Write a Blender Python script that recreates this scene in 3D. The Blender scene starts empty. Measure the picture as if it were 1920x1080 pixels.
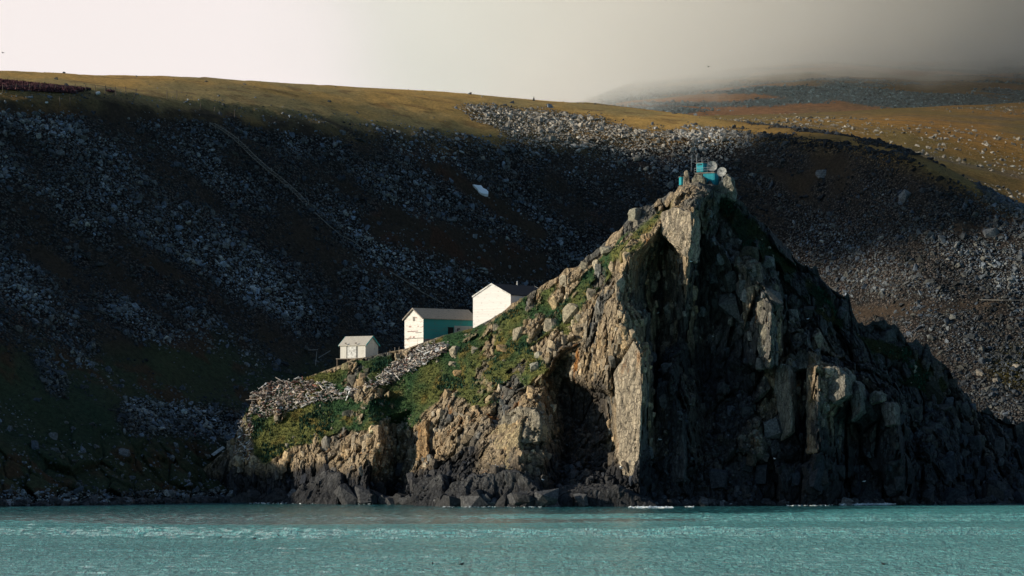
import bpy, bmesh, math, random
import numpy as np
from mathutils import Vector, Matrix, geometry
R = math.radians
C = bpy.context.scene.collection
rng = np.random.default_rng(7)
random.seed(7)

# ------------------------------------------------------------------ camera, sky, sun
F = 6000.0                      # focal length in pixels of a 1920 wide frame
PITCH = math.atan((870 - 540) / F)
CAMZ = 8.0
CP, SP = math.cos(PITCH), math.sin(PITCH)
cam_d = bpy.data.cameras.new('camera'); cam = bpy.data.objects.new('camera', cam_d); C.objects.link(cam)
cam_d.sensor_width = 36; cam_d.lens = F / 1920 * 36; cam_d.clip_start = 1; cam_d.clip_end = 30000
cam.location = (0, 0, CAMZ); cam.rotation_euler = (R(90) + PITCH, 0, 0)
bpy.context.scene.camera = cam

SUN_EL, SUN_BACK = 17.0, -12.0  # degrees above the horizon; degrees behind (-: in front of) the picture plane, from the left
sl = bpy.data.lights.new('sun', 'SUN'); sl.energy = 4.6; sl.angle = R(0.8); sl.color = (1, .90, .74)
so = bpy.data.objects.new('sun', sl); C.objects.link(so)
SD = Vector((-math.cos(R(SUN_BACK)) * math.cos(R(SUN_EL)), math.sin(R(SUN_BACK)) * math.cos(R(SUN_EL)), math.sin(R(SUN_EL))))
so.rotation_euler = SD.to_track_quat('Z', 'Y').to_euler(); so.location = (-200, 500, 200)

class NT:                       # a small shader-graph writer
    def __init__(s, tree): s.t = tree; s.n = tree.nodes; s.l = tree.links
    def put(s, node, key, v):
        if v is None: return
        if hasattr(v, 'is_output') or isinstance(v, bpy.types.NodeSocket): s.l.new(v, node.inputs[key])
        else: node.inputs[key].default_value = v
    def math(s, op, a, b=None, c=None, clamp=False):
        n = s.n.new('ShaderNodeMath'); n.operation = op; n.use_clamp = clamp
        for i, v in enumerate((a, b, c)):
            if v is not None: s.put(n, i, v)
        return n.outputs[0]
    def mix(s, f, a, b, mode='MIX'):
        n = s.n.new('ShaderNodeMix'); n.data_type = 'RGBA'; n.blend_type = mode
        col = lambda v: (*v, 1) if isinstance(v, tuple) and len(v) == 3 else v
        s.put(n, 0, f); s.put(n, 6, col(a)); s.put(n, 7, col(b)); return n.outputs[2]
    def noise(s, vec, scale, detail=4, rough=.55, out=0, dist=0):
        n = s.n.new('ShaderNodeTexNoise'); s.put(n, 'Vector', vec)
        n.inputs['Scale'].default_value = scale; n.inputs['Detail'].default_value = detail
        n.inputs['Roughness'].default_value = rough; n.inputs['Distortion'].default_value = dist
        return n.outputs[out]
    def vor(s, vec, scale, feat='F1', out='Distance'):
        n = s.n.new('ShaderNodeTexVoronoi'); n.feature = feat; s.put(n, 'Vector', vec)
        n.inputs['Scale'].default_value = scale; return n.outputs[out]
    def ramp(s, f, a, b, lo=0., hi=1.):
        n = s.n.new('ShaderNodeMapRange'); n.interpolation_type = 'SMOOTHSTEP'
        s.put(n, 0, f)
        for i, v in zip((1, 2, 3, 4), (a, b, lo, hi)): n.inputs[i].default_value = v
        return n.outputs[0]
    def mapping(s, vec, scale=(1, 1, 1), rot=(0, 0, 0), loc=(0, 0, 0)):
        n = s.n.new('ShaderNodeMapping'); s.put(n, 0, vec)
        n.inputs['Scale'].default_value = scale; n.inputs['Rotation'].default_value = rot; n.inputs['Location'].default_value = loc
        return n.outputs[0]
    def attr(s, name, out='Fac'):
        n = s.n.new('ShaderNodeAttribute'); n.attribute_name = name; return n.outputs[out]
    def sep(s, vec):
        n = s.n.new('ShaderNodeSeparateXYZ'); s.put(n, 0, vec); return n.outputs
    def geo(s, out='Position'): return s.n.new('ShaderNodeNewGeometry').outputs[out]
    def bump(s, h, strength, dist):
        n = s.n.new('ShaderNodeBump'); s.put(n, 'Height', h); s.put(n, 'Strength', strength); n.inputs['Distance'].default_value = dist
        return n.outputs[0]

world = bpy.data.worlds.new('World'); bpy.context.scene.world = world; world.use_nodes = True
w = NT(world.node_tree); w.n.clear()
sky = w.n.new('ShaderNodeTexSky'); sky.sky_type = 'NISHITA'; sky.sun_disc = False
sky.sun_elevation = R(SUN_EL); sky.sun_rotation = math.atan2(SD.x, SD.y)
bg1 = w.n.new('ShaderNodeBackground'); w.put(bg1, 'Color', w.mix(1., sky.outputs[0], (.78, 1.0, 1.2), 'MULTIPLY')); bg1.inputs['Strength'].default_value = .09
# the low sunlit cloud deck behind the island, brightest to the left, thick and grey to the right
tc = w.n.new('ShaderNodeTexCoord').outputs['Generated']
sx, sy, sz = w.sep(tc)
az = w.math('ARCTAN2', sx, sy)
nz = w.noise(w.mapping(tc, (1, 1, 2.5)), 5.0, 5, .5)
azn = w.math('ADD', az, w.math('MULTIPLY', w.math('SUBTRACT', nz, .5), .12))
ccol = w.mix(w.ramp(azn, -.07, .17), (.95, .87, .85), (.46, .46, .44))
ccol = w.mix(w.ramp(w.math('ADD', sz, w.math('MULTIPLY', w.math('SUBTRACT', nz, .5), .05)), .15, .26, 0, 1), ccol, (1.4, 1.33, 1.26))
cmask = w.math('MULTIPLY', w.ramp(az, -1.0, -.45), w.ramp(az, .9, .45))
cmask = w.math('MULTIPLY', cmask, w.ramp(sz, .75, .35))
bg2 = w.n.new('ShaderNodeBackground'); w.put(bg2, 'Color', ccol); bg2.inputs['Strength'].default_value = 1.0
ms = w.n.new('ShaderNodeMixShader'); w.put(ms, 0, cmask); w.l.new(bg1.outputs[0], ms.inputs[1]); w.l.new(bg2.outputs[0], ms.inputs[2])
wo = w.n.new('ShaderNodeOutputWorld'); w.l.new(ms.outputs[0], wo.inputs[0])
sc = bpy.context.scene
sc.view_settings.view_transform = 'Standard'; sc.view_settings.look = 'None'
sc.view_settings.exposure = 0.0; sc.view_settings.gamma = 1
sc.cycles.max_bounces = 4; sc.cycles.diffuse_bounces = 2; sc.cycles.volume_bounces = 4

# ------------------------------------------------------------------ numpy helpers
def P(px, py, D):
    """world point seen at (px, py) of the 1920x1080 frame at distance D along +Y"""
    px = np.asarray(px, float); py = np.asarray(py, float); D = np.asarray(D, float)
    dx = (px - 960) / F; du = (540 - py) / F
    dy = CP - SP * du; dz = SP + CP * du
    k = D / dy
    return np.stack(np.broadcast_arrays(dx * k, D, CAMZ + dz * k), -1)
def V(px, py, D): return Vector([float(a) for a in P(px, py, D)])
def py_of(z, D):
    t = (z - CAMZ) / D                       # dz/dy = t
    du = (t * CP - SP) / (CP + t * SP)
    return 540 - F * du
def smooth(a, b, x):
    t = np.clip((x - a) / (b - a), 0, 1); return t * t * (3 - 2 * t)
def h3(i, j, k, seed=0):
    n = (i.astype(np.int64) * 374761393 + j.astype(np.int64) * 668265263 + k.astype(np.int64) * 2147483647 + seed * 974634777) & 0xffffffff
    n = ((n ^ (n >> 13)) * 1274126177) & 0xffffffff
    n = ((n ^ (n >> 16)) * 2246822519) & 0xffffffff
    return ((n ^ (n >> 15)) & 0xffffff) / float(0xffffff)
def vnoise(p, s, seed=0):
    q = p / s; i = np.floor(q); f = q - i; f = f * f * (3 - 2 * f); i = i.astype(np.int64)
    r = 0
    for a in (0, 1):
        for b in (0, 1):
            for c in (0, 1):
                wgt = (f[..., 0] if a else 1 - f[..., 0]) * (f[..., 1] if b else 1 - f[..., 1]) * (f[..., 2] if c else 1 - f[..., 2])
                r = r + wgt * h3(i[..., 0] + a, i[..., 1] + b, i[..., 2] + c, seed)
    return r
def fbm(p, s, o=4, g=.5, seed=0):
    r = 0; amp = 1; t = 0
    for k in range(o):
        r = r + amp * vnoise(p, s, seed + k * 17); t += amp; amp *= g; s = s / 2.03
    return r / t
def worley(p, s, seed=0):
    """distance to nearest, second nearest and a random value of the nearest cell"""
    q = p / np.asarray(s, float); i = np.floor(q).astype(np.int64)
    d1 = np.full(q.shape[:-1], 9.); d2 = d1.copy(); v = np.zeros_like(d1)
    gx = np.zeros_like(q)
    for a in (-1, 0, 1):
        for b in (-1, 0, 1):
            for c in (-1, 0, 1):
                I, J, K = i[..., 0] + a, i[..., 1] + b, i[..., 2] + c
                o = np.stack([I + h3(I, J, K, seed), J + h3(I, J, K, seed + 1), K + h3(I, J, K, seed + 2)], -1)
                dd = q - o; d = np.sqrt((dd ** 2).sum(-1)); hv = h3(I, J, K, seed + 3)
                near = d < d1
                d2 = np.where(near, d1, np.minimum(d2, d)); v = np.where(near, hv, v)
                gx = np.where(near[..., None], dd, gx)
                d1 = np.where(near, d, d1)
    return d1, d2, v, gx
def blocks(p, s, seed=0, tilt=1.2, rnd=1.):
    """broken-rock relief: each cell is a tilted facet with its own height, cracks between"""
    d1, d2, v, g = worley(p, s, seed)
    a = (v * 37.7) % 1 - .5; b = (v * 91.3) % 1 - .5; c = (v * 57.1) % 1 - .5
    facet = (a * g[..., 0] + b * g[..., 1] + c * g[..., 2]) * 2 * tilt
    crack = 1 - smooth(0, .16, d2 - d1)
    return (v - .5) * rnd + facet - crack * .45, crack, v
def interp1(x, tab):
    t = sorted(tab); return np.interp(x, [a for a, *_ in t], [b for _, b, *_ in t])

def mesh_np(name, co, faces, mat, attrs=None, smooth_s=False, n=4, parent=None):
    """faces: int array (m, n)"""
    me = bpy.data.meshes.new(name)
    co = np.ascontiguousarray(co, np.float32); faces = np.ascontiguousarray(faces, np.int32); n = faces.shape[1]
    me.vertices.add(len(co)); me.vertices.foreach_set('co', co.ravel())
    me.loops.add(faces.size); me.loops.foreach_set('vertex_index', faces.ravel())
    me.polygons.add(len(faces)); me.polygons.foreach_set('loop_start', np.arange(0, faces.size, n, dtype=np.int32))
    me.update(calc_edges=True)
    me.polygons.foreach_set('use_smooth', np.full(len(faces), bool(smooth_s)))
    for k, v in (attrs or {}).items():
        if v.ndim == 1:
            a = me.attributes.new(k, 'FLOAT', 'POINT'); a.data.foreach_set('value', v.astype(np.float32))
        else:
            a = me.attributes.new(k, 'FLOAT_COLOR', 'POINT')
            a.data.foreach_set('color', np.concatenate([v, np.ones((len(v), 1))], 1).astype(np.float32).ravel())
    me.materials.append(mat); me.validate()
    o = bpy.data.objects.new(name, me); C.objects.link(o)
    if parent: o.parent = parent
    return o
def grid_faces(nr, nc):
    i = np.arange(nr * nc).reshape(nr, nc)
    return np.stack([i[:-1, :-1], i[1:, :-1], i[1:, 1:], i[:-1, 1:]], -1).reshape(-1, 4)
def structure(o): o['kind'] = 'structure'; return o
def stuff(o, label=None, cat=None):
    o['kind'] = 'stuff'
    if label: o['label'] = label
    if cat: o['category'] = cat
    return o
def tag(o, label, cat, group=None):
    o['label'] = label; o['category'] = cat
    if group: o['group'] = group
    return o
def thing(name, label, cat, loc=(0, 0, 0), group=None, rotz=0.):
    o = bpy.data.objects.new(name, None); C.objects.link(o); o.location = loc; o.rotation_euler = (0, 0, rotz)
    o.empty_display_size = .3
    return tag(o, label, cat, group)
def lerp_col(a, b, t): return np.asarray(a) * (1 - t[..., None]) + np.asarray(b) * t[..., None]

# ------------------------------------------------------------------ materials
def new_mat(name, rough=.9, spec=.2):
    m = bpy.data.materials.new(name); m.use_nodes = True
    t = NT(m.node_tree); b = m.node_tree.nodes['Principled BSDF']
    b.inputs['Roughness'].default_value = rough; b.inputs['Specular IOR Level'].default_value = spec
    return m, t, b
def plain(name, col, rough=.7, var=.25, scale=2., spec=.3, col2=None, metallic=0):
    m, t, b = new_mat(name, rough, spec); b.inputs['Metallic'].default_value = metallic
    p = t.geo(); n = t.noise(p, scale, 6, .6)
    c2 = col2 or tuple(c * (1 - var * 2) for c in col)
    t.put(b, 'Base Color', t.mix(t.ramp(n, .35, .7), col, c2))
    t.put(b, 'Normal', t.bump(n, .3, .02)); return m
def ground_mat(name, grain=1.0, bstr=.8, stones=False):
    """takes its colour from the mesh's own 'col' attribute and adds real grain"""
    m, t, b = new_mat(name, .95, .08)
    p = t.geo()
    n1 = t.noise(p, 1.1 * grain, 6, .65); n2 = t.noise(p, 5. * grain, 3, .6)
    f = t.math('ADD', t.math('MULTIPLY', n1, .9), t.math('MULTIPLY', n2, .7))
    c = t.attr('col', 'Color')
    c = t.mix(1., c, t.mix(t.ramp(f, .45, 1.15), (.45, .45, .45), (1.7, 1.65, 1.55)), 'MULTIPLY')
    if stones:                  # small stones too many to model: their own tones and gaps
        pw = t.mapping(p, (1, 1, 1.25)); d = t.vor(pw, 1.5); cc = t.vor(pw, 1.5, out='Color')
        tone = t.mix(t.ramp(t.sep(cc)[0], 0, 1), (.45, .45, .47), (2.5, 2.4, 2.3)); tone = t.mix(t.ramp(d, .32, .62), tone, (.15, .15, .16))
        k = t.attr('stony'); c = t.mix(k, c, t.mix(1., c, tone, 'MULTIPLY'))
        f = t.math('SUBTRACT', f, t.math('MULTIPLY', t.math('MULTIPLY', d, k), 1.6))
    t.put(b, 'Base Color', c); t.put(b, 'Normal', t.bump(f, bstr, .5 / grain)); return m
def cliff_mat(name):
    m, t, b = new_mat(name, .88, .15)
    p = t.geo(); c = t.attr('col', 'Color'); g = t.attr('turf')
    ps = t.mapping(p, (1, 1, .28), rot=(R(6), R(8), 0))
    st = t.noise(ps, 1.5, 8, .68); fine = t.noise(p, 4.5, 5, .65); big = t.noise(ps, .32, 4, .6)
    vc = t.vor(t.mapping(p, (1, 1, .45), rot=(R(5), R(9), 0)), .85, 'DISTANCE_TO_EDGE')
    vh = t.vor(t.mapping(p, (1, 1, 1.6), rot=(R(12), R(-14), 0)), .42, 'DISTANCE_TO_EDGE'); vf = t.vor(t.mapping(p, (1, 1, .6)), 2.1, 'DISTANCE_TO_EDGE')
    crack = t.math('MAXIMUM', t.math('MAXIMUM', t.ramp(vc, .0, .045, 1, 0), t.ramp(vh, 0, .03, .9, 0)), t.math('MULTIPLY', t.ramp(vf, 0, .07, 1, 0), .5))
    k = t.mix(t.ramp(st, .3, .72), (.42, .42, .43), (1.5, 1.48, 1.42))
    rock = t.mix(1., c, k, 'MULTIPLY')
    rock = t.mix(t.math('MULTIPLY', t.ramp(big, .56, .72), t.attr('rust')), rock, (.34, .15, .045))
    rock = t.mix(t.math('MULTIPLY', crack, .7), rock, (.02, .018, .016))
    tn = t.noise(p, 1.4, 7, .75)
    turf = t.mix(1., c, t.mix(t.ramp(tn, .35, .68), (.45, .5, .5), (1.6, 1.55, 1.3)), 'MULTIPLY')
    t.put(b, 'Base Color', t.mix(g, rock, turf))
    h = t.math('ADD', t.math('MULTIPLY', st, 1.), t.math('MULTIPLY', fine, .4))
    h = t.math('SUBTRACT', h, t.math('MULTIPLY', crack, .25))
    t.put(b, 'Normal', t.bump(h, .9, .45)); return m
def rock_mat(name):
    m, t, b = new_mat(name, .9, .15)
    p = t.geo(); c = t.attr('col', 'Color')
    n = t.noise(p, 2.4, 6, .65)
    k = t.mix(t.ramp(n, .32, .7), (.5, .5, .5), (1.5, 1.48, 1.42))
    t.put(b, 'Base Color', t.mix(1., c, k, 'MULTIPLY')); t.put(b, 'Normal', t.bump(n, .7, .25)); return m
M_hill = ground_mat('heath_and_scree_ground', stones=True); M_far = ground_mat('moorland', .22, .9)
M_cliff = cliff_mat('cliff_rock_and_turf'); M_rock = rock_mat('loose_rock'); M_cliff_plain = rock_mat('wet_rock')

# ------------------------------------------------------------------ rock scattering
def base_rocks(k=14, npts=13, seed=3, flat=.75):
    out = []
    r = np.random.default_rng(seed)
    for _ in range(k):
        bm = bmesh.new()
        sc3 = np.array([1, r.uniform(.6, .95), r.uniform(.45, flat)])
        for _ in range(npts):
            v = r.normal(size=3); v /= np.linalg.norm(v)
            bm.verts.new(tuple(v * sc3 * r.uniform(.75, 1.1)))
        res = bmesh.ops.convex_hull(bm, input=bm.verts)
        bmesh.ops.delete(bm, geom=[g for g in res['geom_interior'] if isinstance(g, bmesh.types.BMVert)], context='VERTS')
        bmesh.ops.triangulate(bm, faces=bm.faces); bmesh.ops.recalc_face_normals(bm, faces=bm.faces)
        bm.verts.index_update()
        out.append((np.array([v.co[:] for v in bm.verts]), np.array([[v.index for v in f.verts] for f in bm.faces])))
        bm.free()
    return out
BR = base_rocks()
def rot_mats(n, r, tilt=.6):
    a = r.uniform(0, 2 * np.pi, n); t = r.normal(0, tilt, n); u = r.normal(0, tilt, n)
    ca, sa, ct, st, cu, su = np.cos(a), np.sin(a), np.cos(t), np.sin(t), np.cos(u), np.sin(u)
    Z = np.zeros(n); O = np.ones(n)
    Rz = np.array([[ca, -sa, Z], [sa, ca, Z], [Z, Z, O]]).transpose(2, 0, 1)
    Rx = np.array([[O, Z, Z], [Z, ct, -st], [Z, st, ct]]).transpose(2, 0, 1)
    Ry = np.array([[cu, Z, su], [Z, O, Z], [-su, Z, cu]]).transpose(2, 0, 1)
    return Rx @ Ry @ Rz
def rocks_mesh(name, pos, size, col, mat=None, tilt=.6, seed=1, base=None, scl=None):
    base = base or BR; r = np.random.default_rng(seed)
    n = len(pos); kind = r.integers(0, len(base), n); M = rot_mats(n, r, tilt)
    if scl is not None: M = M @ np.eye(3)[None]
    VV, FF, CC = [], [], []; off = 0
    for k, (bv, bf) in enumerate(base):
        idx = np.where(kind == k)[0]
        if not len(idx): continue
        v = bv[None] * size[idx][:, None, None]
        if scl is not None: v = v * scl[idx][:, None, :]
        v = np.einsum('nij,nvj->nvi', M[idx], v) + pos[idx][:, None, :]
        f = bf[None] + (off + np.arange(len(idx)) * len(bv))[:, None, None]
        VV.append(v.reshape(-1, 3)); FF.append(f.reshape(-1, 3)); CC.append(np.repeat(col[idx], len(bv), 0)); off += len(idx) * len(bv)
    return mesh_np(name, np.concatenate(VV), np.concatenate(FF), mat or M_rock, {'col': np.concatenate(CC)})

# ------------------------------------------------------------------ the big hill behind the cove
# per column: px -> (distance of the shore, shoulder py, shoulder distance, skyline py, skyline distance)
HILL = [(-900, 540, 165, 670, 110, 800), (-400, 570, 155, 708, 118, 830), (0, 602, 166, 748, 139, 875), (200, 628, 178, 772, 146, 905),
        (400, 660, 197, 800, 153, 945), (600, 690, 226, 824, 160, 975), (800, 718, 258, 850, 170, 1000), (1000, 748, 270, 882, 187, 1030),
        (1200, 766, 268, 904, 203, 1030), (1400, 772, 262, 908, 229, 975), (1500, 768, 268, 895, 240, 945), (1600, 758, 280, 876, 256, 908),
        (1700, 735, 300, 845, 276, 865), (1760, 733, 320, 838, 304, 852), (1830, 730, 356, 830, 344, 842), (1920, 726, 400, 822, 388, 832),
        (2320, 705, 560, 790, 550, 800), (2800, 690, 700, 760, 690, 770)]
hx = np.array([h[0] for h in HILL], float)
_fx = np.arange(-1500, 3400, 5.); _g = np.exp(-.5 * (np.arange(-40, 41) * 5 / 45.) ** 2); _g /= _g.sum()
_ft = [None] + [np.convolve(np.interp(_fx, hx, [h[i] for h in HILL]), _g, 'same') for i in range(1, 6)]
def hcol(i, px): return np.interp(px, _fx, _ft[i])
def hill_profile(px, s):
    """s: 0 shore .. .62 shoulder .. 1 skyline .. 1.2 behind; returns y distance and z height"""
    D0, sy1, D1, sy2, D2 = (hcol(i, px) for i in range(1, 6))
    z1 = P(px, sy1, D1)[..., 2]; z2 = P(px, sy2, D2)[..., 2]
    t = np.clip(s / .62, -.2, 1); u = np.clip((s - .62) / .38, 0, 1); b = np.clip((s - 1) / .2, 0, 1)
    zc = z1 * (t + (.10 + .12 * smooth(700, 1000, px) * smooth(1600, 1400, px)) * np.sin(np.pi * np.clip(t, 0, 1)) * -1)
    D = D0 + (D1 - D0) * t; z = zc
    D = D + (D2 - D1) * u; z = z + (z2 - z1) * (u + .12 * np.sin(np.pi * u))
    D = D + 260 * b; z = z - 45 * b * b
    return D, z
nc, nr = 900, 430
hpx = np.concatenate([np.linspace(-900, -60, 70), np.linspace(-55, 1975, nc - 170), np.linspace(1990, 2800, 100)])
hs = np.concatenate([np.linspace(-.05, .62, 270), np.linspace(.6215, 1.0, 130), np.linspace(1.005, 1.2, 30)])
PX, S = np.meshgrid(hpx, hs)
# keep the shoulder rounded
def hill_pos(px, s, rough=True):
    D = 0; z = 0
    for ds, wg in ((-.035, .25), (0, .5), (.035, .25)):
        d, zz = hill_profile(px, s + ds * smooth(.5, .6, s) * (1 - smooth(.68, .8, s))); D = D + wg * d; z = z + wg * zz
    p = P(px, 540, D); p[..., 2] = z
    if rough:
        edge = 1 - .85 * smooth(.9, .98, s)
        scree = 1 - smooth(.58, .68, s)
        p = p.copy()
        p[..., 2] += ((fbm(p, 42, 4, seed=5) - .5) * (3 + 11 * scree) * smooth(-.02, .12, s) + (fbm(p, 6, 3, seed=9) - .5) * (.7 + 1.5 * scree)) * edge
        # low shore cliffs
        bl, _, _ = blocks(p, (5, 7, 9), 21); shore = (1 - smooth(.05, .17, s))
        p[..., 1] -= bl * 2.2 * shore; p[..., 2] += bl * .8 * shore
    return p
HP = hill_pos(PX, S)
# picture row of each vertex, used only to say where the turf, heath and stone grow on the slope
HPY = py_of(HP[..., 2], HP[..., 1])
def hill_masks(px, py, p, s):
    n1 = fbm(p * [1, 1, 1], 22, 4, seed=31); n2 = fbm(p, 6, 4, seed=33)
    # stretched down-slope to the right
    q = np.stack([(px * .84 + py * .54) / 9., (-px * .54 + py * .84) / 2.6, np.zeros_like(px)], -1)
    n3 = fbm(q, 20, 4, seed=37)
    plat = smooth(.60, .665, s + (n2 - .5) * .07)
    # stones on the plateau: the pale patch in the middle
    cy = np.interp(px, [860, 1000, 1200, 1300, 1400], [200, 232, 268, 272, 250])
    hw = np.interp(px, [845, 900, 1000, 1100, 1200, 1330, 1600, 1920], [0, 22, 42, 38, 26, 30, 60, 60])
    pale = smooth(1.25, .75, np.abs(py - cy) / np.maximum(hw, 1) + (n2 - .5) * 1.1) * smooth(840, 900, px) * smooth(12, 26, py + (n2 - .5) * 14 - hcol(4, px))
    dens = .9 * smooth(.34, .58, n3 * .45 + n1 * .4 + n2 * .25)
    # turf bands on the left foot of the hill, and the dark gullies
    foot = smooth(600, 700, py + (n1 - .5) * 160) * smooth(900, 500, px)
    dens *= 1 - .88 * foot
    def band(x0, y0, x1, y1, wd):
        dx, dy = x1 - x0, y1 - y0; L = math.hypot(dx, dy)
        t = np.clip(((px - x0) * dx + (py - y0) * dy) / L / L, 0, 1)
        d = np.hypot(px - x0 - t * dx, py - y0 - t * dy)
        return smooth(wd * 1.3, wd * .45, d + (n2 - .5) * wd * 1.1)
    dark = np.maximum.reduce([band(760, 268, 1010, 440, 20), band(720, 420, 1000, 500, 40), band(0, 195, 330, 205, 24), band(330, 208, 640, 246, 15),
                              band(1050, 300, 1200, 330, 30) * .5, band(1480, 245, 1720, 300, 16), band(1800, 425, 1920, 470, 16) * .8, band(1560, 590, 1920, 560, 15) * .7,
                              band(640, 470, 900, 570, 22) * .7, band(120, 640, 420, 690, 22), band(0, 690, 120, 760, 40)])
    dens *= 1 - .93 * dark
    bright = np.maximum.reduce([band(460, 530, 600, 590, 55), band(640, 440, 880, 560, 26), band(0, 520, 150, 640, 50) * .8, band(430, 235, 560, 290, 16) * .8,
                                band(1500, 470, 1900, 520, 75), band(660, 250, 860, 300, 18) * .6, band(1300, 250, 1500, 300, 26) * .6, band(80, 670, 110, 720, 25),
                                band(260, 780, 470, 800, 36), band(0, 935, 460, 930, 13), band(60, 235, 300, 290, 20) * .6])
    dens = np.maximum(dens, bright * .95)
    dens = dens * (1 - plat) + plat * pale
    dens = np.maximum(dens, plat * smooth(1330, 1450, px) * smooth(.50, .64, n1 + .08))
    return dict(plat=plat, dens=np.clip(dens, 0, 1), pale=pale * smooth(.5, .62, s) * smooth(1500, 1250, px), dark=dark, bright=bright, foot=foot, n1=n1, n2=n2, n3=n3)
mk = hill_masks(PX, HPY, HP, S)
heath = lerp_col((.036, .027, .020), (.062, .042, .026), mk['n2'])
turf_dark = lerp_col((.019, .040, .025), (.054, .056, .025), mk['n1'])
col = heath * (1 - mk['foot'][..., None]) + turf_dark * mk['foot'][..., None]
red = smooth(.5, .6, mk['n2']) * smooth(.45, .55, mk['n1']); col = col * (1 - .6 * red[..., None]) + np.array((.075, .030, .016)) * .6 * red[..., None]
gravel = lerp_col((.036, .037, .040), (.072, .070, .068), mk['n2'])
col = col * (1 - mk['dens'][..., None] * .8) + gravel * mk['dens'][..., None] * .8
gold = lerp_col((.44, .265, .08), (.31, .225, .09), smooth(.38, .62, fbm(HP * [1, .6, 1], 26, 4, seed=35)))
gold = lerp_col(gold, np.array((.10, .05, .03)), smooth(.58, .72, mk['n2']) * .7) if False else gold * (1 - (smooth(.55, .72, mk['n2']) * .5)[..., None]) + np.array((.13, .07, .03)) * (smooth(.55, .72, mk['n2']) * .5)[..., None]
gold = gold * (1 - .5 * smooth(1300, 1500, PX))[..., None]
pl = mk['plat'] * (1 - .5 * mk['dens'])
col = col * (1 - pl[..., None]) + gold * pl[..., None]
knoll = smooth(60, 30, np.hypot((PX - 1930) / 1.7, HPY - 690)) * smooth(1780, 1830, PX)
col = col * (1 - knoll[..., None]) + lerp_col((.05, .035, .012), (.03, .04, .015), mk['n2']) * knoll[..., None]
HP2 = HP.copy()
hill = structure(mesh_np('hill', HP2.reshape(-1, 3), grid_faces(*PX.shape)[:, ::-1], M_hill, {'col': col.reshape(-1, 3), 'stony': mk['dens'].ravel()}, True))

def grid_sample(G, fi, fj):
    i = np.clip(fi.astype(int), 0, G.shape[0] - 2); j = np.clip(fj.astype(int), 0, G.shape[1] - 2)
    a = (fi - i); b = (fj - j)
    if G.ndim == 3: a = a[:, None]; b = b[:, None]
    return G[i, j] * (1 - a) * (1 - b) + G[i + 1, j] * a * (1 - b) + G[i, j + 1] * (1 - a) * b + G[i + 1, j + 1] * a * b
# the loose stones of the scree
def scatter_hill(n, seed, smin, smax, keep, power=2.2, i0=0, i1=400):
    r = np.random.default_rng(seed)
    fi = r.uniform(i0, i1, n); fj = r.uniform(20, nc - 40, n)
    d = grid_sample(keep, fi, fj); ok = r.uniform(0, 1, n) < d
    fi, fj = fi[ok], fj[ok]; pos = grid_sample(HP, fi, fj)
    u = r.uniform(0, 1, len(pos)); size = smin * (1 + u * ((smax / smin) ** -power - 1)) ** (-1 / power)
    return pos, size, fi, fj, r
BOULDER_SPOTS = []
def stone_cols(pos, fi, fj, r, base=(.090, .098, .104)):
    n = len(pos); tone = r.lognormal(0, .34, n)
    c = np.array(base)[None] * (tone * (.45 + 1.2 * smooth(.36, .62, grid_sample(mk['n3'] * .6 + mk['n1'] * .4, fi, fj))))[:, None]
    warm = r.uniform(0, 1, n)[:, None]; c = c * (1 + (warm - .5) * np.array((.35, .12, -.25)))
    pale = grid_sample(mk['pale'], fi, fj)[:, None]; c = c * (1 - pale) + np.array((.30, .27, .23)) * np.clip(tone, .5, 1.7)[:, None] * pale
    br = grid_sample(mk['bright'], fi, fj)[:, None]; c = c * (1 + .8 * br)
    rt = smooth(1150, 1500, grid_sample(PX, fi, fj))[:, None]; c = c * (1 - .45 * rt * (1 - pale))  # right-hand stones painted darker in place of missing shade
    return np.clip(c, .01, .5)
keep = mk['dens'] * 1.0 + .02 * (1 - mk['plat']) + .0025 * mk['plat']
pos, size, fi, fj, r = scatter_hill(230000, 11, .22, 1.6, keep, 2.2)
keepsmall = size < 1.7
pos, size, fi, fj = pos[keepsmall], size[keepsmall], fi[keepsmall], fj[keepsmall]
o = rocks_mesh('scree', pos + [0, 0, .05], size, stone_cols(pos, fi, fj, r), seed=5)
stuff(o, 'grey loose stones covering the steep slope behind the cove', 'scree')

# ------------------------------------------------------------------ the headland
TOP = [(330, 905), (380, 880), (430, 838), (462, 775), (480, 738), (520, 722), (560, 712), (640, 684), (660, 673), (690, 669), (722, 661), (760, 654), (830, 629), (890, 614), (920, 598), (960, 573),
       (1000, 548), (1050, 515), (1090, 494), (1120, 470), (1140, 452), (1165, 428), (1186, 402), (1195, 392), (1212, 389), (1240, 376), (1262, 362), (1276, 350), (1290, 345),
       (1310, 340), (1345, 346), (1362, 352), (1385, 378), (1400, 392), (1440, 425), (1485, 480), (1530, 512), (1560, 540), (1592, 560), (1600, 592), (1612, 612), (1630, 606), (1662, 608), (1684, 624), (1696, 640),
       (1738, 652), (1752, 668), (1780, 690), (1792, 718), (1812, 742), (1834, 770), (1862, 776), (1884, 792), (1920, 800), (1960, 835), (2100, 905), (2200, 950)]
TOE = [(330, 672), (470, 666), (560, 655), (640, 642), (690, 634), (730, 640), (775, 630), (830, 608), (900, 604), (1000, 602), (1100, 604), (1200, 605), (1300, 611), (1400, 616),
       (1500, 620), (1600, 626), (1700, 634), (1800, 642), (1920, 652), (2200, 672)]
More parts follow.
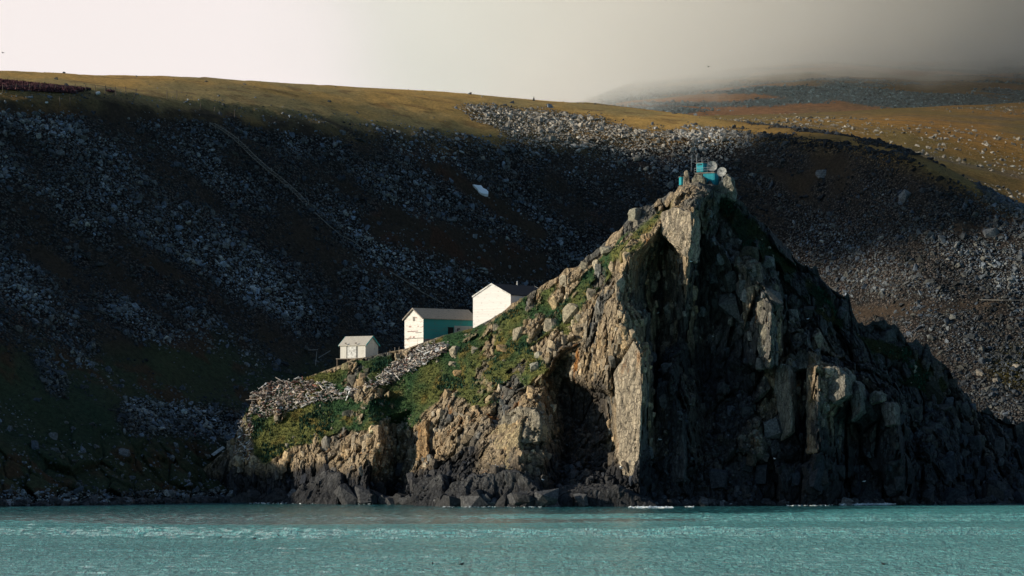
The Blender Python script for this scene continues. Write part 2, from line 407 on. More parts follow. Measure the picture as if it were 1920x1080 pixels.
lines = [  # ridge and gully lines: (px, py, distance)
 [(462, 790, 668), (480, 738, 667), (560, 712, 664), (640, 691, 662), (690, 668, 661), (760, 654, 659), (830, 629, 656), (890, 614, 653), (960, 573, 648), (1000, 548, 645),
  (1050, 515, 642), (1120, 470, 640), (1186, 402, 638), (1240, 376, 637), (1276, 350, 636), (1310, 340, 635)],
 [(1310, 340, 635), (1345, 346, 637), (1385, 378, 641), (1440, 425, 645), (1485, 480, 648), (1530, 512, 649), (1592, 562, 651), (1610, 605, 653), (1660, 616, 655), (1690, 628, 656),
  (1750, 662, 660), (1805, 728, 664), (1830, 762, 666), (1920, 812, 672), (2100, 905, 680)],
 [(474, 850, 664), (520, 862, 659), (580, 846, 654), (640, 832, 648), (706, 806, 638), (712, 830, 636), (694, 870, 634), (684, 905, 633)],
 [(742, 806, 654), (746, 835, 655), (742, 880, 652), (735, 925, 644)],
 [(780, 797, 645), (776, 850, 641), (768, 910, 634)],
 [(780, 797, 645), (820, 740, 646), (870, 715, 644)],
 [(906, 790, 626), (890, 850, 621), (870, 900, 612)],
 [(972, 742, 626), (990, 730, 627), (1030, 690, 627), (1050, 655, 628), (1098, 640, 627)],
 [(1098, 640, 627), (1104, 560, 632), (1150, 520, 630)],
 [(1242, 415, 629), (1213, 455, 626), (1179, 483, 622), (1162, 524, 618), (1159, 570, 615), (1156, 621, 613), (1140, 725, 612)],
 [(1262, 420, 637), (1240, 480, 640), (1236, 560, 642), (1232, 640, 640), (1228, 700, 634)],
 [(1300, 392, 622), (1296, 455, 620), (1290, 483, 621), (1286, 560, 627), (1284, 640, 630)],
 [(1312, 400, 637), (1314, 500, 645), (1314, 600, 643), (1318, 700, 637), (1320, 800, 627), (1320, 890, 617)],
 [(1326, 449, 638), (1355, 472, 633), (1406, 518, 627), (1426, 541, 624), (1446, 575, 621), (1447, 673, 619)],
 [(1342, 500, 640), (1360, 580, 638), (1370, 680, 632)],
 [(1462, 520, 640), (1476, 580, 641), (1474, 660, 640), (1462, 700, 636)],
 [(1035, 700, 637), (1052, 760, 635), (1062, 850, 624), (1062, 900, 613)],
 [(1120, 745, 629), (1135, 800, 625), (1142, 880, 613)],
 [(1150, 698, 615), (1153, 742, 614), (1159, 850, 611), (1162, 905, 607)],
 [(1150, 698, 615), (1190, 638, 612), (1203, 661, 607), (1205, 742, 605.5), (1200, 857, 604.5), (1198, 900, 604.5)],
 [(1224, 700, 618), (1226, 800, 618), (1226, 900, 611)],
 [(1256, 707, 616), (1278, 790, 611), (1284, 860, 609)],
 [(938, 785, 626), (975, 766, 620), (1004, 762, 616), (1014, 778, 614), (1016, 830, 613)],
 [(974, 800, 613), (972, 840, 609), (966, 880, 607)],
 [(912, 820, 621), (905, 868, 614)],
 [(1452, 686, 629), (1456, 736, 626), (1466, 800, 621)],
 [(1452, 686, 629), (1478, 680, 623), (1482, 740, 621), (1488, 800, 618)],
 [(1500, 690, 632), (1502, 760, 629), (1504, 840, 620)],
 [(1512, 686, 628), (1514, 760, 624), (1516, 840, 618)],
 [(1487, 657, 630), (1510, 652, 627), (1540, 682, 624), (1590, 700, 624), (1588, 745, 623)],
 [(1530, 690, 621), (1534, 760, 618), (1534, 840, 615)],
 [(1598, 745, 636), (1600, 800, 632)], [(1600, 715, 634), (1614, 718, 629), (1618, 760, 627)],
 [(1640, 738, 631), (1672, 752, 628), (1682, 790, 627), (1686, 850, 625)],
 [(1700, 740, 650), (1710, 820, 645), (1720, 880, 636)],
 [(1560, 620, 645), (1610, 680, 645), (1660, 690, 648)],
 [(1500, 560, 641), (1520, 600, 640), (1540, 650, 640)],
]
free = [(620, 780, 655), (700, 740, 652), (760, 710, 653), (735, 700, 656), (735, 745, 653), (690, 770, 649), (725, 780, 650), (775, 765, 650), (560, 790, 660), (880, 680, 644), (940, 660, 640), (960, 620, 642), (1040, 590, 638), (1060, 560, 638), (1100, 520, 637),
        (1000, 640, 636), (930, 720, 634), (1092, 800, 628), (1100, 900, 608), (1020, 905, 605), (1400, 700, 630), (1400, 800, 622), (1560, 780, 623), (1780, 800, 650), (1850, 850, 655), (1240, 900, 611)]
cv, ce = [], []
def addpt(px, py, D):
    cv.append((px, py, D)); return len(cv) - 1
for L in lines:
    ids = [addpt(*q) for q in L]; ce += list(zip(ids[:-1], ids[1:]))
for q in free: addpt(*q)
for px, D in TOE: addpt(px, float(py_of(-2.0, D)), D)
for px, py in TOP[::2]: addpt(px, py - 60, 640 + 0 * px)  # outer frame, overwritten below
# frame points above the silhouette copy the distance of the crest
cv = cv[:len(cv) - len(TOP[::2])]
crest = lines[0] + lines[1]
for px, py, D in crest: addpt(px, py - 90, D + 2)
for q in [(200, 600, 680), (200, 1000, 680), (2300, 600, 690), (2300, 1000, 680), (330, 905, 676)]: addpt(*q)
dv = [Vector((a, b)) for a, b, _ in cv]
ov, oe, of, vo, _, _ = geometry.delaunay_2d_cdt(dv, ce, [], 0, 1e-4)
OD = np.zeros(len(ov)); OV = np.array([v[:] for v in ov])
for i, srcs in enumerate(vo):
    if srcs: OD[i] = np.mean([cv[s][2] for s in srcs])
    else:
        d = np.hypot(*(np.array([(a, b) for a, b, _ in cv]) - OV[i]).T); k = np.argsort(d)[:3]; OD[i] = np.average([cv[s][2] for s in k], weights=1 / (d[k] + 1))
def cdt_eval(px, py):
    out = np.full(px.shape, np.nan); fx, fy = px.ravel(), py.ravel(); o = out.ravel()
    for tri in of:
        (x0, y0), (x1, y1), (x2, y2) = OV[tri[0]], OV[tri[1]], OV[tri[2]]
        dt = (y1 - y2) * (x0 - x2) + (x2 - x1) * (y0 - y2)
        if abs(dt) < 1e-9: continue
        m = np.where((fx >= min(x0, x1, x2)) & (fx <= max(x0, x1, x2)) & (fy >= min(y0, y1, y2)) & (fy <= max(y0, y1, y2)))[0]
        if not len(m): continue
        a = ((y1 - y2) * (fx[m] - x2) + (x2 - x1) * (fy[m] - y2)) / dt
        b = ((y2 - y0) * (fx[m] - x2) + (x0 - x2) * (fy[m] - y2)) / dt
        c = 1 - a - b; ok = (a > -1e-6) & (b > -1e-6) & (c > -1e-6)
        o[m[ok]] = a[ok] * OD[tri[0]] + b[ok] * OD[tri[1]] + c[ok] * OD[tri[2]]
    return o.reshape(px.shape)
lx0, lx1, lnc, lnr = 332, 2190, 1150, 400
lpx = np.linspace(lx0, lx1, lnc); v01 = np.linspace(0, 1, lnr)
top = interp1(lpx, TOP); toeD = interp1(lpx, TOE); bot = py_of(-2.5, toeD)
LX, LV = np.meshgrid(lpx, v01); LY = top[None] + (bot - top)[None] * LV
LD = cdt_eval(LX, LY); LD = np.where(np.isnan(LD), 660, LD)
def inpoly(px, py, poly):
    n = len(poly); inside = np.zeros(px.shape, bool)
    for i in range(n):
        x0, y0 = poly[i]; x1, y1 = poly[(i + 1) % n]
        c = ((y0 > py) != (y1 > py)) & (px < (x1 - x0) * (py - y0) / ((y1 - y0) or 1e-9) + x0); inside ^= c
    return inside
LP = P(LX, LY, LD)
wob = (fbm(LP, 5, 4, seed=51) - .5) * 34; wob2 = (fbm(LP, 5, 4, seed=57) - .5) * 34
TURF = [[(462, 765), (560, 712), (640, 691), (760, 656), (890, 616), (960, 578), (1000, 552), (1040, 530), (1020, 580), (960, 630), (1000, 650), (1030, 690), (985, 728), (940, 760), (880, 760), (860, 740), (800, 765), (770, 795), (740, 800), (710, 795), (640, 815), (560, 835), (500, 862), (470, 850)],
        [(1040, 590), (1060, 560), (1120, 490), (1180, 440), (1230, 400), (1270, 365), (1230, 425), (1170, 480), (1130, 530), (1090, 580), (1060, 640)],
        [(900, 640), (960, 600), (1030, 560), (1060, 600), (1000, 640), (930, 690)],
        [(1340, 360), (1400, 400), (1480, 490), (1560, 560), (1590, 620), (1540, 600), (1460, 500), (1400, 470), (1350, 400)],
        [(1600, 620), (1700, 650), (1800, 740), (1740, 740), (1650, 680)]]
tm = np.zeros(LX.shape)
for T in TURF: tm = np.maximum(tm, inpoly(LX + wob, LY + wob2, T).astype(float))
def blur(a, k):
    for _ in range(k):
        a = (a + np.roll(a, 1, 0) + np.roll(a, -1, 0)) / 3; a = (a + np.roll(a, 1, 1) + np.roll(a, -1, 1)) / 3
    return a
outc = fbm(LP, 4.5, 4, seed=61)            # bedrock breaking through the turf
tm = blur(tm, 2) * smooth(.70 - .09 * smooth(820, 960, LX), .62 - .09 * smooth(820, 960, LX), outc)
rocky = 1 - tm
zz = LP[..., 2]
q = LP * [1, 1, .42]
q2 = q + np.stack([fbm(LP, 9, 2, seed=3), fbm(LP, 9, 2, seed=4), fbm(LP, 9, 2, seed=6)], -1) * 2
b1, c1, v1 = blocks(q2, 6., 71, .9); b2, c2, v2 = blocks(LP * [1, 1, .6], 2.4, 75, .9); b3, c3, v3 = blocks(LP * [1, 1, .8], 1.1, 79, 1.)
SLAB = [[(1150, 696), (1190, 640), (1203, 661), (1203, 740), (1197, 850), (1159, 850)], [(1242, 392), (1294, 392), (1294, 455), (1284, 483), (1250, 450)], [(912, 815), (972, 795), (968, 880), (905, 872)],
        [(1180, 500), (1200, 480), (1210, 560), (1190, 600)]]
sm = np.zeros(LX.shape)
for T in SLAB: sm = np.maximum(sm, inpoly(LX, LY, T).astype(float))
sm = blur(sm, 3)
inner = smooth(0, .03, LV)                 # leave the silhouette where it is
dD = (b1 * (1.9 + 2.0 * smooth(1330, 1400, LX)) * (1 - .9 * sm) + b2 * 1.0 * (1 - .8 * sm) + b3 * .4 * (1 - .6 * sm)) * rocky + (fbm(LP, 5, 4, seed=81) - .5) * 2.4 * tm + (fbm(LP, 1.2, 2, seed=83) - .5) * .5
LD2 = LD - dD * (.25 + .75 * inner)
LP2 = P(LX, LY, LD2)
LP2[..., 2] += (b2 * .5 + b3 * .35) * rocky * inner; LP2[..., 0] += (v2 - .5) * .5 * rocky * inner
LP2[0, :, 2] += (fbm(LP[0] * [1, 1, 0], 2.2, 3, seed=91) - .45) * (2.2 + 2.6 * smooth(1400, 1500, lpx)) * smooth(900, 1000, lpx)
LP2[1, :, 2] += (fbm(LP[0] * [1, 1, 0], 2.2, 3, seed=91) - .45) * (1.6 + 2.2 * smooth(1400, 1500, lpx)) * smooth(900, 1000, lpx)
# rock and turf colours, painted shade included
n1 = fbm(LP, 11, 4, seed=101); n2 = fbm(LP, 3, 4, seed=103)
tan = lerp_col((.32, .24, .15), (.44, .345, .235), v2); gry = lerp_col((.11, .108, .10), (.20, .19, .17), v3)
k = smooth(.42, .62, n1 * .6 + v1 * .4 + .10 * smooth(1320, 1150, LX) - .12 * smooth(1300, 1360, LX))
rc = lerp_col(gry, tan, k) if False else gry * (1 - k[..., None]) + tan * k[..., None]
wet = smooth(9.5, 4.0, zz + (n1 - .5) * 12 + (fbm(LP, 28, 3, seed=107) - .5) * 16)
rc = rc * (1 - wet[..., None]) + np.array((.040, .041, .046)) * wet[..., None]
rock_shade = np.maximum(smooth(1035, 1060, LX) * smooth(1150, 1130, LX) * smooth(690, 730, LY), smooth(1210, 1240, LX) * smooth(620, 680, LY) * smooth(1440, 1400, LX))
rock_shade = np.maximum(rock_shade, smooth(1500, 1640, LX + (n1 - .5) * 60)); rock_shade = np.maximum(rock_shade, smooth(1340, 1420, LX) * smooth(-.2, .4, (LX - 1326) / 240 - (LY - 449) / 240 + n1 - .5))
rock_shade = np.clip(np.maximum(rock_shade * .85, smooth(1380, 1480, LX) * smooth(22, 10, zz + (n1 - .5) * 14)), 0, 1)
rc = rc * (1 - rock_shade[..., None]) + np.array((.050, .051, .056)) * rock_shade[..., None]  # hollows and right flank darkened, their shade put into the colour
tc_ = lerp_col((.030, .070, .030), (.125, .130, .042), smooth(.42, .66, n1)); oc = smooth(.56, .70, n2) * .7
tc_ = tc_ * (1 - oc[..., None]) + np.array((.17, .12, .035)) * oc[..., None]
tc_ = tc_ * (1 - .75 * smooth(1320, 1360, LX))[..., None]  # turf right of the summit darkened, painting in its shaded side
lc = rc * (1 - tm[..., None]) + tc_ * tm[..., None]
rust = smooth(.45, .6, n1 + .16 * smooth(1000, 900, LX) * smooth(760, 790, LX)) * (1 - wet) * (1 - sm * .6) * (1 - rock_shade)
# the back of the headland runs down to the neck of land behind it
back = []
for i, (dd, dz) in enumerate([(3, .8), (7, 2.2), (14, 5.5), (24, 12), (38, 24), (55, 42), (80, 75)]):
    r0 = LP2[0].copy(); kx = smooth(500, 1100, lpx) * .6 + .4
    bench = 1 - smooth(600, 640, lpx) * smooth(1030, 980, lpx) * (1.0 if dd < 18 else .5)
    r0[:, 1] += dd; r0[:, 2] -= dz * kx * bench + (fbm(r0, 6, 3, seed=95) - .5) * 2 * min(dd / 8, 1) * bench + .02 * dd
    r0[:, 2] = np.maximum(r0[:, 2], -3); back.append(r0)
full = np.concatenate([np.array(back)[::-1], LP2]); nb = len(back)
ext = lambda a: np.concatenate([np.repeat(a[:1], nb, 0), a])
headland = structure(mesh_np('headland', full.reshape(-1, 3), grid_faces(*full.shape[:2])[:, ::-1], M_cliff,
                   {'col': ext(lc).reshape(-1, 3), 'turf': ext(tm).ravel(), 'rust': ext(rust).ravel()}, False))
def head_at(px, py):
    """surface point of the headland seen at (px, py)"""
    j = np.interp(px, lpx, np.arange(lnc)); t = interp1(px, TOP); b = py_of(-2.5, interp1(px, TOE)); i = (py - t) / (b - t) * (lnr - 1)
    return grid_sample(LP2, np.atleast_1d(i).astype(float), np.atleast_1d(j).astype(float))[0]
def hill_at(px, py):
    j = np.interp(px, hpx, np.arange(nc)); ji = int(round(float(j))); colpy = HPY[:400, ji]
    i = np.interp(py, colpy[::-1], np.arange(400)[::-1]); return grid_sample(HP, np.array([float(i)]), np.array([float(j)]))[0]

# ------------------------------------------------------------------ sea
def sea_mat():
    m, t, b = new_mat('sea_water', .12, .5)
    b.inputs['IOR'].default_value = 1.33
    p = t.geo()
    big = t.noise(t.mapping(p, (.010, .028, 1)), 1.0, 3, .5)
    b.inputs['Base Color'].default_value = (.02, .20, .20, 1)
    t.put(b, 'Base Color', t.mix(t.ramp(big, .3, .7), (.065, .34, .335), (.115, .43, .415)))
    t.put(b, 'Base Color', t.mix(t.ramp(t.math('ADD', t.attr('ripple'), t.math('MULTIPLY', t.math('SUBTRACT', t.noise(t.mapping(p, (1.0, .22, 1)), .8, 4, .7), .5), 2.2)), .2, .75), (.016, .085, .095), b.inputs['Base Color'].links[0].from_socket))  # near-shore dark band: reflection of the cliffs painted into the water colour
    w1 = t.noise(t.mapping(p, (.55, 1.0, 1)), 1.1, 5, .62, dist=.4); w2 = t.noise(t.mapping(p, (.20, .30, 1)), .8, 3, .5)
    w3 = t.noise(t.mapping(p, (1.2, .24, 1)), 1., 4, .7, dist=.3)
    h = t.math('ADD', t.math('MULTIPLY', w1, .35), w3)
    t.put(b, 'Normal', t.bump(h, t.attr('ripple'), 1.3)); return m
def sea_waves():
    cx = np.concatenate([[-60000, -20000, -6000, -2500], np.linspace(-1500, -150, 40), np.linspace(-100, 2020, 1100), np.linspace(2070, 3400, 40), [4400, 8000, 22000, 62000]])
    yy = np.concatenate([[20, 60, 110, 150, 180], 200 * (900 / 200.) ** np.linspace(0, 1, 1100), [1200, 3000, 9000]])
    X, Y = np.meshgrid((cx - 960) / F, yy); X = X * Y
    p = np.stack([X, Y, np.zeros_like(X)], -1)
    q = p * [.42, 1, 1]; q[..., 1] += X * .18
    near = smooth(190, 215, Y) * smooth(900, 800, Y) * smooth(.5, .3, np.abs(X / Y))
    calm = fbm(p * [.22, 1, 1], 42, 3, seed=403); amp = (.35 + .9 * smooth(.35, .62, calm)) * (.25 + .75 * smooth(600, 470, Y + (calm - .5) * 260))
    h = (fbm(q, 1.0, 2, .6, seed=401) - .5) * .42 + (fbm(q, 3.2, 2, .5, seed=411) - .5) * .40 + (fbm(q, 11, 2, seed=405) - .5) * .4
    r = 1 - np.abs(2 * vnoise(q, 1.4, 407) - 1); h = h + (r - .5) * .18
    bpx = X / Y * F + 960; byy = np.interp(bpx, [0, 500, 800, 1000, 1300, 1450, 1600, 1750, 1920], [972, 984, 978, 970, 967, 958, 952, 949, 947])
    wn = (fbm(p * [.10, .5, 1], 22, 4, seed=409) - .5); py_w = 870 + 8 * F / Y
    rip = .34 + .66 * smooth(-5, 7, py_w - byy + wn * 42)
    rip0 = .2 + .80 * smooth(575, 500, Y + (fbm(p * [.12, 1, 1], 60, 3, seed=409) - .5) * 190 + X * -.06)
    p[..., 2] = h * amp * near * (.3 + .7 * rip)
    return p, rip
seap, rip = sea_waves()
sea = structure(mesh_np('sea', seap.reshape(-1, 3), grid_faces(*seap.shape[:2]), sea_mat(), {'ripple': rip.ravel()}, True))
seab = structure(mesh_np('seabed', np.array([[-9000, -3000, -6], [9000, -3000, -6], [9000, 9000, -6], [-9000, 9000, -6.]]), np.array([[0, 1, 2, 3]]), plain('seabed_sand', (.1, .12, .1))))

# an unseen cloud volume, added out of frame to shade the upper right scree
def add_shade_cloud():
    bm = bmesh.new(); hx_ = Vector((SD.x, SD.y, 0)).normalized(); pr = Vector((hx_.y, -hx_.x, 0)); pr = pr if pr.y > 0 else -pr; u_ = SD.cross(pr); u_ = u_ if u_.z > 0 else -u_
    c = pr * 823 + u_ * 166 + SD * 900
    bmesh.ops.create_icosphere(bm, subdivisions=5, radius=1)
    co = np.array([v.co[:] for v in bm.verts]); k = .72 + .62 * fbm(co + 5, .9, 4, seed=241)
    for v, kk in zip(bm.verts, k): q_ = v.co * float(kk); v.co = c + pr * (q_.y * 50) + u_ * (q_.z * 31) + SD * (q_.x * 90)
    me = bpy.data.meshes.new('added_shade_cloud'); bm.to_mesh(me); bm.free()
    m = bpy.data.materials.new('added_shade_vapour'); m.use_nodes = True; t = NT(m.node_tree); t.n.clear()
    vol = t.n.new('ShaderNodeVolumePrincipled'); out = t.n.new('ShaderNodeOutputMaterial'); t.l.new(vol.outputs[0], out.inputs['Volume'])
    vol.inputs['Density'].default_value = .018; vol.inputs['Color'].default_value = (.95, .95, .95, 1); me.materials.append(m)
    o = bpy.data.objects.new('added_shade_cloud', me); C.objects.link(o); stuff(o, 'unseen cloud volume added left of the bay to shade the right scree', 'cloud')
add_shade_cloud()

# ------------------------------------------------------------------ far moor and mountain
def far_sheet(name, tab, c0, c1, rows, fn_col, seed, rough):
    """tab: px -> (near py, near D, far py, far D)"""
    fx = np.linspace(c0, c1, 360); v = np.linspace(0, 1, rows)
    X, Vv = np.meshgrid(fx, v); g = lambda i: np.interp(X, [t[0] for t in tab], [t[i] for t in tab])
    nD, fD = g(2), g(4); D = nD + (fD - nD) * Vv
    zn = P(X, g(1), nD)[..., 2]; zf = P(X, g(3), fD)[..., 2]
    z = zn + (zf - zn) * (Vv * .9 + .1 * np.sin(Vv * np.pi / 2))
    p = P(X, 540, D); p[..., 2] = z
    p[..., 2] += (fbm(p, 160, 5, seed=seed) - .5) * rough * (1 - smooth(.9, 1, Vv) * .6)
    b = p[-1:].copy(); b[..., 1] += 400; b[..., 2] -= 120
    p = np.concatenate([p, b]); X = np.concatenate([X, X[-1:]])
    c = fn_col(p, X)
    return structure(mesh_np(name, p.reshape(-1, 3), grid_faces(*X.shape)[:, ::-1], M_far, {'col': c.reshape(-1, 3)}, True)), p, c
def moor_col(p, X):
    n = fbm(p * [1, .5, 1], 60, 5, seed=201); m = fbm(p * [.25, 1, 1], 14, 4, seed=203)
    c = lerp_col((.27, .145, .04), (.16, .115, .04), smooth(.35, .65, n)); s = smooth(.56, .68, m) * .6
    return c * (1 - s[..., None]) + np.array((.12, .10, .08)) * s[..., None]
def mount_col(p, X):
    n = fbm(p * [.3, .5, 1.5], 26, 4, seed=211); m = fbm(p * [.5, .6, 1], 60, 4, seed=213)
    c = lerp_col((.20, .10, .05), (.13, .095, .05), smooth(.4, .6, m))
    s = smooth(.48, .54, n)
    return c * (1 - s[..., None]) + lerp_col((.045, .072, .09), (.08, .11, .125), m) * s[..., None]
moor, MP, MC = far_sheet('moor', [(900, 250, 1060, 196, 1500), (1100, 250, 1080, 198, 1550), (1300, 262, 1020, 220, 1500), (1500, 275, 960, 214, 1600), (1700, 330, 900, 203, 1700), (1920, 430, 870, 190, 1800), (2600, 560, 840, 160, 1900)],
                         900, 2600, 180, moor_col, 221, 9)
mountain, TP, TC = far_sheet('mountain', [(900, 240, 1500, 210, 2300), (1080, 230, 1550, 195, 2400), (1180, 230, 1600, 150, 2500), (1350, 240, 1650, 105, 2600), (1550, 235, 1700, 60, 2700), (1920, 215, 1850, 30, 2800), (2700, 190, 1900, 20, 2900)],
                             900, 2700, 160, mount_col, 223, 26)
def far_stones(name, Pg, n, base, seed, smin, smax, label, thr):
    r = np.random.default_rng(seed); fi = r.uniform(0, Pg.shape[0] - 3, n); fj = r.uniform(0, Pg.shape[1] - 2, n)
    pos = grid_sample(Pg, fi, fj); k = fbm(pos * [.3, .5, 1.5], 26, 4, seed=211); ok = k + r.uniform(-.04, .04, n) > thr; pos = pos[ok]
    size = r.uniform(0, 1, len(pos)) ** 3 * (smax - smin) + smin
    c = np.array(base)[None] * r.lognormal(0, .35, len(pos))[:, None]
    stuff(rocks_mesh(name, pos, size, np.clip(c, .02, .5), seed=seed), label, 'stones')
far_stones('mountain_stones', TP, 90000, (.075, .115, .14), 301, .5, 1.9, 'blue grey block fields on the misty mountain', .49)
far_stones('moor_stones', MP, 14000, (.20, .18, .15), 303, .3, 1.6, 'pale stones strewn over the golden moor', .55)

# ------------------------------------------------------------------ cloud lying on the mountain
def cloud_mat():
    m = bpy.data.materials.new('low_cloud'); m.use_nodes = True; t = NT(m.node_tree); t.n.clear()
    vol = t.n.new('ShaderNodeVolumePrincipled'); out = t.n.new('ShaderNodeOutputMaterial'); t.l.new(vol.outputs[0], out.inputs['Volume'])
    p = t.geo(); x, y, z = t.sep(p)
    n = t.noise(t.mapping(p, (.009, .003, .016)), 1., 6, .62)
    hgt = t.math('ADD', z, t.math('MULTIPLY', t.math('SUBTRACT', n, .5), 150.))
    # the base of the cloud rises to the right
    base = t.math('ADD', hgt, t.math('MULTIPLY', x, -.19))
    d = t.ramp(base, 190, 246, 0, 1)
    d = t.math('MULTIPLY', d, t.ramp(t.math('ADD', x, t.math('MULTIPLY', t.math('SUBTRACT', n, .5), 120.)), -130, 70))
    d = t.math('ADD', t.math('MULTIPLY', d, .0088), 0.00006)
    t.put(vol, 'Density', d); vol.inputs['Color'].default_value = (.995, .99, .98, 1); vol.inputs['Anisotropy'].default_value = 0.
    return m
bm = bmesh.new(); bmesh.ops.create_cube(bm, size=1)
for v in bm.verts:
    v.co = Vector((-320 if v.co.x < 0 else 1500, 1150 if v.co.y < 0 else 2350, 60 if v.co.z < 0 else 560))
    if v.co.y < 1500 and v.co.z < 100: v.co.z = 100
bmesh.ops.bevel(bm, geom=bm.edges[:], offset=40, segments=3, affect='EDGES')
me = bpy.data.meshes.new('cloud'); bm.to_mesh(me); bm.free(); me.materials.append(cloud_mat())
cl = bpy.data.objects.new('cloud', me); C.objects.link(cl); stuff(cl, 'grey cloud lying over the top of the far mountain', 'cloud')
sc.cycles.volume_step_rate = 3.0; sc.cycles.volume_max_steps = 64


# ------------------------------------------------------------------ rock masses that stand out of the headland
def boxy_rocks(k, npts, seed, ex=.55, dims=(1, .8, 1.5)):
    out = []; r = np.random.default_rng(seed)
    for _ in range(k):
        bm = bmesh.new(); dm = np.array(dims) * r.uniform(.7, 1.2, 3)
        for _ in range(npts):
            v = r.normal(size=3); v /= np.linalg.norm(v); v = np.sign(v) * np.abs(v) ** ex
            bm.verts.new(tuple(v * dm * r.uniform(.85, 1.05)))
        res = bmesh.ops.convex_hull(bm, input=bm.verts)
        bmesh.ops.delete(bm, geom=[g for g in res['geom_interior'] if isinstance(g, bmesh.types.BMVert)], context='VERTS')
        bmesh.ops.triangulate(bm, faces=bm.faces); bmesh.ops.recalc_face_normals(bm, faces=bm.faces); bm.verts.index_update()
        out.append((np.array([v.co[:] for v in bm.verts]), np.array([[v.index for v in f.verts] for f in bm.faces]))); bm.free()
    return out
TALL = boxy_rocks(14, 22, 41); BLOCK = boxy_rocks(12, 20, 43, .6, (1, .85, .75))
inb = lambda x0, x1: smooth(x0 - 15, x0 + 15, LX) * smooth(x1 + 15, x1 - 15, LX)
def scatter_head(n, seed, dens, smin, smax, power):
    r = np.random.default_rng(seed); fi = r.uniform(6, lnr - 8, n); fj = r.uniform(60, lnc - 40, n)
    ok = r.uniform(0, 1, n) < grid_sample(dens, fi, fj); fi, fj = fi[ok], fj[ok]
    u = r.uniform(0, 1, len(fi)); size = smin * (1 + u * ((smax / smin) ** -power - 1)) ** (-1 / power)
    return grid_sample(LP2, fi, fj), size, np.clip(grid_sample(lc, fi, fj) * r.lognormal(0, .22, len(fi))[:, None] * (1 + (r.uniform(0, 1, (len(fi), 1)) - .5) * np.array([.3, .1, -.2])), .01, .6), fi, fj
litz = rocky * (1 - sm) * (1 - .75 * rock_shade) * smooth(0.02, .05, LV)
pos, size, cc, fi, fj = scatter_head(16000, 51, litz * .24, .35, 1.15, 2.0)
bigk = blur(smooth(.5, .58, fbm(LP, 6, 3, seed=121)), 1)
stuff(rocks_mesh('outcrop_blocks', pos + [0, .25, -.1], size, cc, tilt=.16, seed=61, base=TALL), 'angular tan and grey blocks breaking out of the headland cliff', 'rock blocks')
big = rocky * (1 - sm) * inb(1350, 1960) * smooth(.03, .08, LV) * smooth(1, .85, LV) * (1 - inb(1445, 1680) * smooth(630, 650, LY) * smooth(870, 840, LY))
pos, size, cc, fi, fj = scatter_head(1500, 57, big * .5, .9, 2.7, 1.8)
stuff(rocks_mesh('buttress_blocks', pos + [0, .5, -.3], size, np.clip(cc * .8, .015, .12), tilt=.22, seed=67, base=boxy_rocks(14, 16, 47, .42, (1, .8, 1.25))), 'large dark angular blocks stepping down the shaded right flank')  # block colour darkened further, painting in the shade of the flank
rub = np.maximum(inb(1040, 1140) * smooth(700, 760, LY), inb(1240, 1440) * smooth(720, 790, LY)) * .8 + inb(700, 770) * smooth(770, 800, LY) * .8 + tm * .022 + .08 * rock_shade
rub = np.clip(rub, 0, 1) * (1 - sm)
pos, size, cc, fi, fj = scatter_head(16000, 53, rub * .7, .22, 1.0, 2.0)
t_ = grid_sample(tm, fi, fj)[:, None]; cc = cc * (1 - t_) + np.array((.24, .215, .165)) * t_
stuff(rocks_mesh('rubble', pos, size, cc, tilt=.5, seed=63, base=BLOCK), 'loose rubble fallen into the gullies of the headland', 'rubble')

def slab(name, label, front, dback, col, rough=.35, cuts=4, cat='rock', rust=.0, embed=3.):
    """a rock mass: its front polygon [(px, py, distance)] carried back by the vector dback, broken up with real relief"""
    bm = bmesh.new(); fr = [V(*q) for q in front]; bk = [p + Vector(dback) for p in fr]
    a = [bm.verts.new(p) for p in fr]; b = [bm.verts.new(p) for p in bk]; n = len(a)
    bm.faces.new(a); bm.faces.new(b[::-1])
    for i in range(n): bm.faces.new([a[i], b[i], b[(i + 1) % n], a[(i + 1) % n]])
    bmesh.ops.recalc_face_normals(bm, faces=bm.faces)
    bmesh.ops.bevel(bm, geom=bm.edges[:], offset=.22, segments=1, affect='EDGES')
    bmesh.ops.triangulate(bm, faces=bm.faces)
    for it in range(9):
        L = [e for e in bm.edges if e.calc_length() > .62]
        if not L: break
        bmesh.ops.subdivide_edges(bm, edges=L, cuts=1); bmesh.ops.triangulate(bm, faces=bm.faces)
    co = np.array([v.co[:] for v in bm.verts]); bm.normal_update(); no = np.array([v.normal[:] for v in bm.verts])
    qq = co * [1, 1, .4]; bb, cr, vv = blocks(qq, 2.6, 131, .6); b4, cr4, vv4 = blocks(co * [1, 1, .5], 1.1, 133, .8)
    co = co + no * (((co[:, 2] - co[:, 2].mean()) * 0 + bb * .55 + b4 * .28 + (fbm(co, 1.2, 3, seed=135) - .5) * .5) * rough / .35)[:, None] * (.55 if rough > .35 else 1.)
    f = np.array([[v.index for v in fc.verts] for fc in bm.faces]); bm.free()
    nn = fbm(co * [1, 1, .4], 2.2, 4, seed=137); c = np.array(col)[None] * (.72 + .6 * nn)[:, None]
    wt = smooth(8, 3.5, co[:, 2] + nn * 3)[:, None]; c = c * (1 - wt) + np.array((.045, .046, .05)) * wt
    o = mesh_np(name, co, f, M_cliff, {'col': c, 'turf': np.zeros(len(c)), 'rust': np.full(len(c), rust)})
    ctr = co.mean(0); me = o.data; me.transform(Matrix.Translation(-Vector(ctr))); o.location = ctr
    return tag(o, label, cat, None)
TAN = (.40, .33, .245); PALE = (.42, .35, .26); GREY = (.17, .165, .155)
